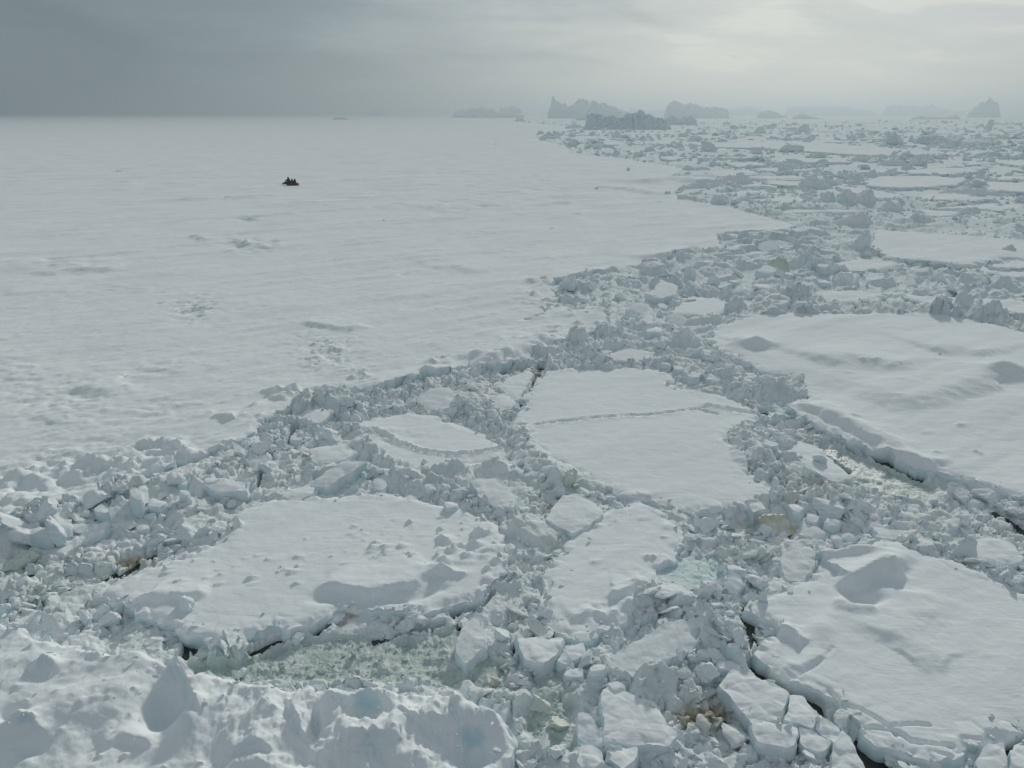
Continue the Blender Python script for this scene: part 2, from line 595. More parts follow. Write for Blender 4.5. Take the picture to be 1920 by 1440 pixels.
def groove(pts, depth, width, lip=0.0, z=.45):
    W = np.array([G(a, b_, z) for a, b_ in pts])
    def f(x, y):
        d, s, a = seg_dist(x + .1 * gn(x * 1.4, y * 1.4, 2), y + .1 * gn(x * 1.4, y * 1.4, 6), W)
        return -depth * np.exp(-(d / width) ** 2) + lip * np.exp(-((d - 1.8 * width) / width) ** 2)
    return f


def studs(px0, px1, py0, py1, n, size, h, seed, z=.45, tail=2.6):
    """small wind-carved snow lumps, each with a tail"""
    r = np.random.default_rng(seed)
    P = np.array([G(r.uniform(px0, px1), r.uniform(py0, py1), z) for _ in range(n)])
    S = size * r.uniform(.5, 1.6, n); H = h * r.uniform(.4, 1.5, n)
    def f(x, y):
        o = np.zeros_like(x)
        for (cx, cy), s, hh in zip(P, S, H):
            m = (np.abs(x - cx) < 6 * s) & (np.abs(y - cy) < 6 * s)
            if not m.any(): continue
            u, v = (x[m] - cx) * .93 + (y[m] - cy) * .36, -(x[m] - cx) * .36 + (y[m] - cy) * .93
            u = np.where(u > 0, u / (tail * s), u / s); v = v / s
            o[m] += hh * np.exp(-(u * u + v * v))
        return o
    return f


def rough_patch(px, py, rx, ry, h, freq, z=.45, seed=5):
    def f(x, y):
        a, b_ = PX(x, y, z)
        w = np.exp(-(((a - px) / rx) ** 2 + ((b_ - py) / ry) ** 2))
        wx, wy = x * .72 + y * .69, -x * .69 + y * .72
        p, e = plates(wx * freq * .5, wy * freq, seed)
        return w * h * (p - .5) + w * h * fbm(x * freq, y * freq, 3, seed)
    return f


# the fast ice: one unbroken sheet reaching the horizon, part of the ground
sheet_px = [(-330, 1060), (-150, 1040), (0, 977), (53, 950), (177, 940), (193, 927), (277, 890), (350, 863), (447, 833), (467, 817), (493, 793),
            (523, 773), (567, 757), (600, 730), (643, 727), (687, 733), (740, 722), (783, 710), (833, 697), (880, 687), (925, 690), (977, 677), (993, 670),
            (1000, 659), (1024, 656), (1048, 642), (1079, 635), (1117, 625), (1136, 608), (1132, 572), (1072, 584), (1045, 568), (1031, 544), (1036, 531),
            (1077, 525), (1115, 513), (1168, 503), (1230, 493), (1270, 482), (1331, 473), (1355, 467), (1350, 450), (1340, 438), (1400, 432), (1482, 432),
            (1486, 421), (1440, 406), (1402, 397), (1357, 385), (1272, 373), (1268, 358), (1290, 346), (1345, 340), (1350, 332), (1290, 331), (1250, 333), (1279, 321),
            (1282, 315), (1235, 307), (1197, 302), (1160, 296), (1072, 287), (1068, 276), (1012, 262), (1002, 250), (1060, 246), (1094, 241), (1036, 236),
            (960, 229), (900, 222), (850, 216.5), (-2500, 11500, 0), (-11500, 11500, 0), (-11500, 300, 0), (-300, 14, 0)]
Z0 = .55
rim_line = np.array([G(a, b_, Z0) for a, b_ in sheet_px[1:36] if b_ > 400])


def sheet_rim(x, y):
    """snowed-over pressure ridge along the near edge of the fast ice"""
    o = np.zeros_like(x)
    m = np.hypot(x, y) < 130
    if m.any():
        a, c = x[m], y[m]
        d, _, _ = seg_dist(a, c, rim_line)
        p, _ = plates(a * .8 + .4 * gn(a, c, 3), c * .8, 163, .9)
        q, _ = plates(a * 2.2, c * 2.2, 165, .9)
        n = sst(-.25, .3, fbm(a * .25, c * .25, 3, 166))
        w = 1.1 + 1.6 * n
        o[m] = np.exp(-(d / w) ** 1.5) * (.12 + n * (.55 * p * p + .16 * (q - .3)))
    return o


sheet_feats = [sheet_rim, rough_patch(610, 660, 55, 36, .22, 1.8), rough_patch(680, 708, 22, 18, .2, 2.1), rough_patch(365, 582, 45, 26, .22, 1.6),
               rough_patch(90, 745, 110, 42, .12, 1.3), rough_patch(470, 460, 60, 14, .35, .8), rough_patch(466, 412, 20, 4, .7, .9), rough_patch(430, 374, 14, 4, .5, .9), rough_patch(120, 500, 90, 20, .18, .6),
               rough_patch(1000, 355, 160, 30, .25, .35), rough_patch(850, 390, 120, 16, .3, .4), rough_patch(300, 770, 40, 20, .14, 1.2),
               crest([(560, 605), (600, 612), (640, 618), (700, 612)], .22, 1.4, .8, Z0), crest([(70, 518), (140, 507), (230, 505)], .25, 3, 1.2, Z0),
               crest([(1190, 345), (1260, 338), (1330, 346)], .9, 9, 4, Z0), crest([(360, 443), (390, 452)], .3, 2, .8, Z0), crest([(440, 452), (470, 466)], .3, 2, .8, Z0),
               crest([(140, 725), (210, 735), (260, 722)], .25, 2.5, 1.2, Z0), crest([(800, 505), (850, 500), (900, 512)], .2, 4, 1.5, Z0),
               crest([(1100, 350), (1170, 355), (1240, 366)], .5, 5, 1.5, Z0), crest([(0, 555), (70, 548), (150, 545)], .15, 3, 1.2, Z0),
               groove([(987, 601), (1010, 592), (1030, 573)], .35, .14, 0, Z0), groove([(285, 571), (303, 569)], .2, .12, 0, Z0),
               # drifts banked against the rim
               crest([(880, 686), (930, 672), (985, 655), (1040, 630)], .45, 2.2, 1.3, Z0), crest([(690, 735), (760, 716), (850, 690)], .3, 1.4, .8, Z0),
               crest([(1035, 548), (1090, 530), (1170, 508)], .5, 2.5, 1.2, Z0), crest([(1235, 492), (1300, 474), (1335, 472)], .9, 3, 1.5, Z0),
               rough_patch(190, 880, 150, 34, .34, 1.3), rough_patch(60, 910, 90, 24, .5, .9, .5, 8), rough_patch(300, 840, 70, 14, .5, 1.1, .5, 9),
               mound(180, 870, .5, .3, .3, Z0), mound(50, 895, .6, .3, .3, Z0), mound(305, 832, .6, .25, .3, Z0), mound(140, 890, .4, .25, .25, Z0),
               lambda x, y: .34 * np.maximum(0, fbm((x * .79 + y * .62) * .035, (-x * .62 + y * .79) * .16, 5, 131, .6)) ** 1.3 * np.clip(np.hypot(x, y) / 60, .3, 3) * .6,
               lambda x, y: .10 * sst(.1, .4, fbm(x * .06, y * .09, 3, 151)) * (plates(x * .55 + .5 * gn(x, y, 3), y * 1.2, 153)[0] - .3) * np.clip(1.6 - np.hypot(x, y) / 90, 0, 1),
               lambda x, y: .085 * np.abs(fbm((x * .72 + y * .69) * .25, (-x * .69 + y * .72) * 1.1, 4, 141, .6)) * np.clip(1.5 - np.hypot(x, y) / 150, 0, 1)]
floe('fast_ice_sheet', sheet_px, Z0, 'snow', None, None, None, .35, sheet_feats, dense=(3.6, 2.4), kind='structure', rough=.03, drift=.10)

# near floes
floe('foreground_ice_mass', [(-120, 1120), (0, 1147), (27, 1160), (83, 1177), (133, 1187), (180, 1200), (207, 1208), (250, 1202), (290, 1213), (327, 1217),
     (336, 1232), (362, 1250), (430, 1254), (517, 1260), (600, 1267), (687, 1270), (767, 1267), (800, 1265), (850, 1280), (900, 1297), (943, 1320), (970, 1347),
     (962, 1370), (957, 1393), (945, 1417), (967, 1445), (975, 1560), (400, 1600), (-160, 1590)], 1.35, 'bluepatch',
     'big raised hummocky ice mass with blue hollows filling the lower corner', 'ice floe', None, .16,
     [mound(305, 1300, .55, 1.1, -.75, 1.1, .35), mound(355, 1345, .35, .5, .42, 1.1), mound(295, 1265, .35, .6, .25, 1.2, -.4), mound(690, 1320, .42, .36, -.5, 1.1),
      mound(740, 1345, .3, .5, .25, 1.1), mound(885, 1385, .35, .45, -.55, 1.1), mound(920, 1340, .5, .5, .22, 1.1), crest([(322, 1218), (345, 1260), (362, 1300), (380, 1338)], .45, .8, .16, 1.25, .05), crest([(540, 1300), (556, 1340), (575, 1370)], .22, .3, .12, 1.1, .06), crest([(845, 1290), (862, 1330), (868, 1400)], .28, .5, .14, 1.1, .06), crest([(600, 1312), (680, 1300), (738, 1312)], .24, .4, .18, 1.1, .08), crest([(740, 1322), (790, 1345), (835, 1340)], .18, .3, .14, 1.1, .08), crest([(420, 1402), (470, 1385), (520, 1402)], .2, .4, .15, 1.0, .08), crest([(20, 1362), (55, 1345), (85, 1370)], .2, .3, .12, 1.1, .05), crest([(58, 1252), (85, 1236), (112, 1252)], .22, .3, .12, 1.2, .05), crest([(180, 1395), (230, 1370), (290, 1385)], .16, .4, .2, 1.0, .1), crest([(640, 1395), (700, 1375), (760, 1390)], .2, .3, .14, 1.0, .06),
      studs(0, 940, 1225, 1440, 120, .07, .06, 33, 1.1, 1.6), mound(90, 1240, .3, .22, .1, 1.2),
      mound(180, 1320, 1.1, .8, .2, 1.1), mound(480, 1330, .6, .5, .2, 1.1), mound(590, 1340, .12, .5, -.3, 1.1, .2),
      mound(470, 1420, .8, .3, .2, 1.0), mound(20, 1330, .35, .25, -.3, 1.1), mound(55, 1385, .3, .2, -.22, 1.1), mound(30, 1350, .3, .2, .2, 1.1),
      mound(610, 1310, .25, .3, .22, 1.1), mound(560, 1400, .3, .35, -.25, 1.1), mound(650, 1380, .3, .3, .16, 1.1), mound(790, 1400, .4, .3, .2, 1.1),
      lambda x, y: .30 * fbm(x * .42, y * .42, 4, 201, .42) + .16 * fbm(x * 1.7, y * .6, 4, 209, .55) * sst(300, 420, PX(x, y, 1.2)[0]) + .07 * np.abs(fbm(x * 1.3, y * 1.3, 5, 205, .6)) * (.25 + sst(-.2, .3, fbm(x * .3, y * .3, 2, 206))),
      lambda x, y: .17 * (plates(x * .9 + .3 * gn(x * 2, y * 2, 8), y * .7, 207)[0] - .4) * sst(380, 560, PX(x, y, 1.2)[0]),
      lambda x, y: -.10 * np.maximum(0, 21.5 - y)],
     rnd=.22, rough=.05, drift=.1, under=.08, dense=(2.8, 2.4))
floe('lumpy_floe', [(173, 1110), (233, 1077), (290, 1060), (360, 1037), (400, 1020), (423, 1000), (437, 963), (467, 950), (520, 933), (600, 930), (717, 923),
     (767, 927), (800, 937), (860, 950), (907, 963), (943, 990), (953, 1020), (947, 1067), (917, 1100), (905, 1118), (850, 1128), (800, 1146), (690, 1141), (640, 1136),
     (612, 1150), (575, 1167), (545, 1178), (510, 1167), (465, 1190), (440, 1203), (395, 1203), (355, 1185), (325, 1172), (300, 1165), (262, 1150), (253, 1135), (200, 1120)],
     .55, 'snow', 'large snow floe studded with small wind-carved lumps and a scarp along its front', feats=[
      studs(640, 900, 965, 1062, 46, .05, .08, 3, .55, 4), studs(560, 800, 985, 1050, 26, .035, .05, 5, .55, 4), studs(690, 760, 1010, 1050, 8, .11, .10, 8, .55, 2.5), studs(250, 560, 1040, 1100, 26, .055, .09, 4, .55, 4), studs(820, 930, 990, 1090, 30, .10, .14, 6, .55),
      crest([(580, 1100), (650, 1108), (720, 1112), (770, 1095), (800, 1080), (835, 1065)], .24, 1.4, .28, .55, .3), crest([(835, 1065), (830, 1045), (840, 1030)], .2, .6, .4, .55),
      mound(445, 985, .16, .2, .4, .55, 0, 3), crest([(260, 1117), (320, 1122), (390, 1118)], .22, .9, .3, .55),
      mound(820, 1068, .5, .3, .2, .55), groove([(590, 1120), (680, 1127), (780, 1120), (830, 1100)], .12, .25, 0, .55)], rnd=.07, under=.09)
floe('smooth_floe', [(1023, 692), (1100, 690), (1160, 690), (1243, 693), (1263, 707), (1257, 717), (1300, 732), (1330, 733), (1383, 750), (1430, 770), (1423, 780), (1413, 790),
     (1367, 813), (1380, 840), (1400, 870), (1413, 893), (1453, 917), (1433, 933), (1400, 946), (1367, 953), (1300, 957), (1267, 950), (1183, 930), (1100, 893), (1060, 873),
     (1030, 860), (1003, 837), (987, 810), (957, 792), (977, 757), (993, 730), (1017, 703)], .42, 'snow',
     'big smooth snow floe crossed by a thin raised track, in the middle of the pack', feats=[
      groove([(957, 795), (1000, 797), (1100, 785), (1160, 779), (1220, 777), (1290, 768), (1327, 764)], .085, .11, .045, .42),
      groove([(1327, 760), (1350, 764), (1385, 770), (1430, 776)], .5, .16, .05, .42), groove([(1310, 768), (1345, 776)], .15, .1, 0, .42),
      crest([(1380, 835), (1400, 862), (1420, 890)], .25, .4, .6, .42)], drift=.06)
floe('small_rounded_floe', [(653, 793), (687, 787), (733, 777), (787, 773), (817, 780), (860, 797), (883, 803), (910, 813), (930, 827), (950, 850), (947, 860), (900, 870),
     (850, 877), (800, 883), (747, 877), (713, 857), (697, 840), (677, 817)], .42, 'snow',
     'oval snow floe ringed by rubble between the fast ice and the big smooth floe', feats=[
      groove([(700, 805), (740, 825), (790, 845), (850, 853), (900, 848), (940, 840)], .14, .10, .08, .42), crest([(665, 800), (720, 808), (745, 822)], .12, .5, .3, .42),
      rough_patch(720, 815, 60, 16, .12, 1.6)])
floe('windblown_floe', [(1394, 597), (1394, 591), (1494, 586), (1607, 587), (1752, 586), (1833, 599), (1875, 612), (1920, 620), (2120, 662), (2160, 1010), (2020, 958), (1920, 928), (1881, 918),
     (1833, 899), (1752, 880), (1720, 873), (1687, 860), (1649, 844), (1597, 825), (1578, 818), (1526, 792), (1474, 757), (1490, 748), (1512, 744), (1484, 702), (1439, 699),
     (1381, 667), (1345, 657), (1332, 637), (1342, 612)], .6, 'snow', 'large wind-drifted snow floe with soft dunes and a broken front edge', feats=[
      mound(1405, 648, 1.1, .6, .5, .6), crest([(1365, 643), (1405, 640), (1440, 655)], .3, 1.2, .8, .6), crest([(1520, 682), (1580, 672), (1640, 680), (1720, 700)], .4, 3.5, 2.5, .6),
      crest([(1640, 765), (1740, 740), (1820, 718), (1850, 702), (1885, 700), (1915, 722)], .42, 3.5, 2.0, .6), mound(1885, 700, 1.3, .8, .45, .6),
      crest([(1740, 662), (1800, 657), (1860, 672)], .3, 3, 2, .6), crest([(1480, 752), (1540, 775), (1600, 805), (1680, 845)], .3, .7, .6, .6),
      crest([(1525, 750), (1570, 780), (1640, 815), (1720, 855)], .22, .8, .9, .6), crest([(1640, 842), (1700, 856), (1760, 878)], .3, .8, .5, .6),
      studs(1560, 1860, 640, 880, 24, .14, .1, 12, .6)], rnd=.07, drift=.14, under=.1, amp=.36)
floe('cracked_floe', [(1660, 1015), (1717, 1027), (1783, 1050), (1840, 1070), (1920, 1107), (2190, 1225), (2260, 1490), (2030, 1425), (1960, 1385), (1920, 1370), (1883, 1373), (1813, 1400), (1807, 1417),
     (1767, 1430), (1733, 1417), (1677, 1403), (1653, 1403), (1607, 1367), (1607, 1353), (1577, 1320), (1533, 1290), (1500, 1277), (1450, 1250), (1413, 1230), (1410, 1220),
     (1433, 1200), (1460, 1183), (1450, 1163), (1400, 1140), (1397, 1127), (1413, 1120), (1473, 1107), (1500, 1090), (1530, 1077), (1540, 1053), (1530, 1040), (1567, 1037), (1620, 1027)],
     .5, 'snow_blue', 'broad white floe with a snowed-over block and hairline cracks near its corner', feats=[
      crest([(1558, 1096), (1590, 1103), (1625, 1085), (1662, 1068), (1700, 1082)], .62, 1.1, .42, .5, .08), mound(1676, 1082, .36, .32, .34, .5, .3, 4), mound(1632, 1128, .55, .28, -.22, .5, .25),
      crest([(1560, 1125), (1600, 1140), (1650, 1150)], .12, .5, .6, .5), crest([(1655, 1210), (1680, 1175), (1705, 1140), (1700, 1100)], .16, 1.2, 1.5, .5),
      groove([(1555, 1295), (1590, 1323), (1617, 1331), (1667, 1357), (1743, 1357)], .13, .05, .0, .5), groove([(1607, 1357), (1677, 1367), (1707, 1387), (1783, 1397)], .18, .06, .0, .5),
      groove([(1675, 1367), (1680, 1378)], .12, .05, 0, .5), mound(1540, 1180, .35, .8, .16, .5, -.5), groove([(1500, 1265), (1540, 1240), (1562, 1215)], .05, .05, .0, .5),
      crest([(1480, 1255), (1510, 1240), (1560, 1228)], .08, .3, .2, .5), crest([(1450, 1175), (1480, 1190), (1500, 1212)], .3, .3, .25, .5),
      crest([(1700, 1240), (1740, 1228), (1790, 1250)], .10, 1.0, .8, .5), mound(1600, 1045, 1.2, .3, .3, .5)], rnd=.04, drift=.07, under=.05)
floe('tapering_floe', [(1200, 938), (1233, 957), (1267, 980), (1277, 995), (1287, 1015), (1265, 1043), (1235, 1061), (1225, 1080), (1238, 1100), (1225, 1118), (1198, 1131), (1171, 1165), (1149, 1183),
     (1107, 1195), (1085, 1202), (1036, 1180), (1012, 1147), (1015, 1110), (1024, 1076), (1033, 1049), (1058, 1024), (1067, 1010), (1100, 990), (1133, 963), (1165, 947)],
     .45, 'snow', 'tapering snow floe beside the turquoise melt patch', feats=[
      crest([(1130, 1110), (1155, 1120), (1185, 1106), (1225, 1095)], .28, .5, .35, .45), crest([(1060, 1165), (1110, 1150), (1160, 1160)], .14, .5, .25, .45), mound(1180, 1130, .25, .3, .2, .45),
      studs(1080, 1250, 960, 1100, 10, .12, .1, 21, .45), rough_patch(1130, 1150, 50, 20, .14, 1.8)], drift=.1)

# small slabs: (outline, height, tilt, label)
slabs = [
    ([(1050, 930), (1080, 927), (1130, 950), (1133, 960), (1107, 980), (1077, 997), (1023, 973), (1033, 957)], .50, (0, .03), 'small square-cornered snow slab between the big smooth floe and the tapering floe'),
    ([(1156, 1217), (1220, 1192), (1253, 1174), (1284, 1174), (1305, 1208), (1296, 1217), (1250, 1235), (1229, 1266), (1143, 1254), (1125, 1244)], .50, (.03, .16), 'grey tilted slab with a crumbled front lip, below the tapering floe'),
    ([(1125, 1299), (1140, 1287), (1186, 1302), (1232, 1324), (1241, 1339), (1272, 1370), (1259, 1394), (1174, 1391), (1131, 1385), (1131, 1345)], .42, (-.02, .06), 'flat grey slab with a curved upper edge near the bottom of the picture'),
    ([(1085, 1339), (1103, 1339), (1128, 1376), (1128, 1390), (1100, 1384), (1082, 1376)], .40, (.1, .12), 'narrow pointed plate leaning beside the flat curved-edge slab'),
    ([(1085, 1394), (1107, 1394), (1131, 1409), (1134, 1428), (1113, 1442), (1082, 1428)], .45, (0, .1), 'five-sided white plate beside the dark water hole'),
    ([(1140, 1397), (1198, 1397), (1190, 1420), (1170, 1442), (1140, 1420)], .45, (0, -.1), 'white wedge of ice between two dark water holes'),
    ([(1350, 1280), (1377, 1253), (1410, 1270), (1457, 1287), (1477, 1300), (1460, 1350), (1403, 1343), (1380, 1313)], .52, (.08, .03), 'long tilted slab with a thick grey side above the brown algae patch'),
    ([(1403, 1345), (1460, 1355), (1497, 1362), (1487, 1390), (1480, 1397), (1423, 1390)], .50, (.0, .04), 'tilted slab broken off in front of the long slab above the brown patch'),
    ([(1483, 1300), (1503, 1300), (1527, 1330), (1540, 1347), (1530, 1364), (1470, 1350)], .48, (-.04, .02), 'four-sided plate between the long tilted slab and the cracked floe'),
    ([(1543, 1348), (1577, 1367), (1567, 1397), (1533, 1366)], .46, (0, .05), 'small wedge plate right against the edge of the cracked floe'),
    ([(1500, 1364), (1530, 1370), (1560, 1395), (1540, 1410), (1497, 1392)], .42, (.05, .08), 'low triangular plate in front of the four-sided plate'),
    ([(1577, 1370), (1590, 1382), (1625, 1440), (1600, 1470), (1560, 1440), (1567, 1400)], .55, (-.1, .1), 'pointed upended slab beside the dark crack along the cracked floe'),
    ([(1893, 1407), (1935, 1380), (2010, 1425), (1960, 1480), (1900, 1445)], .50, (0, .06), 'white slab in the lower right-hand corner in front of the cracked floe'),
    ([(1827, 1428), (1850, 1400), (1880, 1395), (1890, 1430), (1860, 1460)], .40, (.1, .1), 'rounded ice lump at the front corner of the cracked floe'),
    ([(880, 1160), (900, 1163), (910, 1207), (873, 1237), (857, 1213), (860, 1193)], .5, (.05, .10), 'smooth tilted plate dipping into the green slush channel'),
    ([(966, 1180), (985, 1192), (1030, 1190), (1058, 1192), (1040, 1228), (1020, 1243), (985, 1233)], .50, (0, -.05), 'crumbly white raft at the foot of the tapering floe'),
    ([(1042, 1235), (1060, 1210), (1093, 1205), (1100, 1215), (1090, 1233), (1060, 1243)], .42, (.02, .04), 'small white raft beside the crumbly raft below the tapering floe'),
    ([(1465, 1045), (1480, 1030), (1520, 1028), (1530, 1055), (1500, 1084), (1470, 1078)], .45, (0, .1), 'snowy slab on the upper left edge of the cracked floe'),
    ([(933, 720), (965, 703), (992, 695), (1000, 703), (975, 745), (966, 748), (950, 738)], .45, (0, .02), 'white broken slab next to the brown water gap above the smooth floe'),
    ([(920, 757), (932, 740), (945, 736), (962, 748), (966, 756), (955, 765), (935, 770)], .48, (.03, .02), 'greenish-sided slab left of the slab beside the brown water gap'),
    ([(1478, 832), (1500, 823), (1530, 836), (1560, 858), (1600, 898), (1565, 905), (1510, 872)], .35, (-.02, -.02), 'low white slab along the edge of the narrow green pond'),
    ([(578, 842), (640, 831), (672, 848), (640, 862), (590, 866)], .5, (0, .04), 'flat white slab in the rubble beside the oval floe'),
    ([(580, 902), (610, 882), (650, 868), (690, 872), (660, 884), (610, 905)], .75, (.06, .17), 'thick upturned slab with a dark slit under it above the lumpy floe'),
    ([(530, 930), (550, 915), (590, 912), (585, 926), (560, 936)], .5, (0, .05), 'thin slab lying at the upper rim of the lumpy floe'),
    ([(880, 903), (930, 898), (972, 930), (962, 948), (930, 945), (900, 930)], .75, (.0, .1), 'snowy slab in the rubble between the oval floe and the small square slab'),
    ([(1259, 585), (1283, 565), (1340, 558), (1364, 572), (1359, 582), (1335, 592), (1300, 589)], .55, (0, 0), 'flat floe in the rubble strait, left of the wind-drifted floe'),
    ([(1230, 537), (1240, 527), (1275, 539), (1270, 548), (1240, 556), (1211, 549)], .95, (0, .06), 'thick tilted floe in the middle of the rubble strait'),
    ([(1137, 665), (1180, 655), (1230, 660), (1220, 672), (1150, 674)], .55, (0, .05), 'low snowy slab in the rubble above the smooth floe'),
    ([(780, 745), (800, 728), (845, 735), (850, 760), (800, 768)], .45, (.06, .14), 'smooth tilted slab under the rim of the fast ice'),
    ([(570, 770), (600, 765), (625, 775), (600, 790), (565, 788)], .6, (0, .06), 'bright white slab among dark cracks at the foot of the fast ice ridge'),
    ([(375, 905), (410, 895), (455, 903), (465, 918), (410, 918)], .6, (0, .05), 'snowy plate in the rubble field beside the lumpy floe'),
    ([(1640, 985), (1700, 1000), (1690, 1010), (1640, 1005)], .35, (0, .02), 'small plate behind the cracked floe'),
    ([(1790, 1020), (1850, 1005), (1900, 1015), (1920, 1050), (1870, 1062), (1830, 1050)], .35, (0, .03), 'half-buried snowy plate behind the right end of the cracked floe'),
]
for poly, z, tl, lb in slabs:
    floe('ice_slab', poly, z + .12, 'snow', lb, 'ice slab', None, .13, tilt=tl, rnd=.03, rough=.04, under=.08, dense=(2.8, 2.2), step=.07)

# floes further out
far = [
    ([(1637, 430), (1695, 434), (1789, 439), (1920, 450), (2060, 462), (2080, 490), (1920, 484), (1892, 481), (1851, 489), (1820, 497), (1783, 494), (1726, 487), (1676, 484), (1648, 472), (1636, 462)], .9,
     'long white floe with a clean dark front edge behind the rubble strait'),
    ([(1854, 494), (1920, 488), (2020, 490), (2020, 502), (1920, 502), (1857, 500)], 1.0, 'thin floe lying just below the long white floe'),
    ([(1820, 504), (1851, 500), (1920, 505), (2020, 510), (2020, 522), (1901, 519), (1857, 512)], .7, 'lowest of the three white floes stacked at the right edge of the strait'),
    ([(1557, 491), (1620, 484), (1686, 491), (1679, 500), (1632, 508), (1586, 508), (1570, 497)], .7, 'white floe between two tall ice blocks'),
    ([(1398, 475), (1454, 462), (1482, 466), (1445, 475), (1411, 478)], .7, 'small white floe in the notch of the fast ice edge'),
    ([(1523, 547), (1595, 542), (1664, 547), (1640, 562), (1586, 570), (1540, 560)], .6, 'snowy floe behind the far edge of the wind-drifted floe'),
    ([(1695, 553), (1820, 556), (1920, 562), (2060, 572), (2060, 600), (1920, 590), (1820, 575), (1726, 569)], .7, 'flat floe behind the right part of the wind-drifted floe'),
    ([(1440, 371), (1485, 367), (1525, 378), (1490, 382), (1445, 380)], 1.0, 'white floe left of the two big dark ice hummocks'),
    ([(1565, 347), (1615, 352), (1705, 367), (1665, 374), (1600, 362)], 1.0, 'wedge of white floe behind the big notched hummock'),
    ([(1620, 340), (1652, 330), (1740, 329), (1815, 335), (1790, 346), (1690, 352), (1630, 347)], 1.0, 'wide bright floe with small lumps, behind the big notched hummock'),
    ([(1722, 367), (1790, 365), (1852, 370), (1830, 376), (1740, 374)], 1.0, 'narrow floe in front of the wide bright floe with lumps'),
    ([(1290, 268), (1440, 264), (1560, 268), (1690, 280), (1670, 292), (1580, 288), (1440, 278), (1330, 275)], 1.0, 'very long bright floe far out in front of the turquoise iceberg'),
    ([(1440, 297), (1590, 296), (1595, 304), (1515, 304), (1450, 303)], 1.0, 'bright strip of floe nearer than the very long far floe'),
    ([(1865, 300), (1940, 300), (2000, 306), (1920, 311), (1877, 306)], 1.0, 'distant floe strip below the dark-ended low iceberg'),
    ([(1850, 340), (1920, 342), (2010, 348), (1990, 362), (1920, 360), (1852, 354)], 1.0, 'white floe at the right edge beside the wide bright floe'),
    ([(1852, 390), (1902, 382), (1920, 386), (1880, 396)], 1.0, 'small tilted floe at the right edge of the far rubble'),
    ([(1727, 392), (1802, 397), (1790, 405), (1740, 405)], 1.0, 'snowy floe among the rubble right of the big notched hummock'),
    ([(1237, 292), (1285, 294), (1262, 300), (1240, 297)], 1.0, 'small floe close off the fast ice edge, far out'),
    ([(1440, 337), (1502, 340), (1495, 347), (1440, 345)], 1.0, 'narrow floe between the far hummocks'),
    ([(1700, 318), (1800, 314), (1840, 320), (1780, 326), (1705, 325)], 1.0, 'narrow bright floe behind the wide bright floe with lumps'),
    ([(1320, 322), (1400, 318), (1430, 326), (1350, 330)], 1.0, 'bright floe off the point of the fast ice'),
    ([(1360, 305), (1420, 303), (1440, 309), (1380, 312)], 1.0, 'thin floe off the fast ice, behind the bright point floe'),
]
for poly, z, lb in far:
    floe('ice_floe', poly, z, 'snow', lb, 'ice floe', 'pack ice floes across the rubble strait', .35, rnd=.08, rough=.05, under=.12, dense=(3, 1.8), step=.2, drift=.12)

# distant floes, too alike to tell apart
r2 = np.random.default_rng(5)
placed = []
tries = 0
while len(placed) < 120 and tries < 4000:
    tries += 1
    py = 222 + 180 * r2.random() ** 2.0
    px = r2.uniform(1010, 1960)
    edge = np.interp(py, [222, 240, 252, 262, 276, 290, 305, 330, 372, 400], [1000, 1110, 1020, 1030, 1085, 1130, 1260, 1370, 1400, 1470])
    if px < edge: continue
    w = (py - 205) * r2.uniform(.35, 1.5); hh = max(.7, (py - 212) * r2.uniform(.035, .085))
    if any(abs(px - a) < (w + c) * .55 and abs(py - b_) < (hh + d_) * .75 for a, b_, c, d_ in placed): continue
    cx, cy = G(px, py)
    if any(poly_sd(np.array([cx]), np.array([cy]), q)[0] > -2 for q, _ in FLOES[1:]): continue
    placed.append((px, py, w, hh))
for k, (px, py, w, hh) in enumerate(placed):
    n = 16
    poly = [(px + w * .5 * math.cos(t) * r2.uniform(.6, 1.15), py + hh * .5 * math.sin(t) * r2.uniform(.45, 1.2)) for t in np.arange(n) / n * 2 * np.pi]
    poly = [(a, max(b_, 216.5)) for a, b_ in poly]
    floe('distant_floe', poly, .9, 'snow', 'pale floe in the far pack between fast ice and icebergs', 'ice floe', 'distant floes in the pack', .5,
         rnd=.2, rough=0, under=.1, dense=(5, 1.5), step=.5, drift=.1)


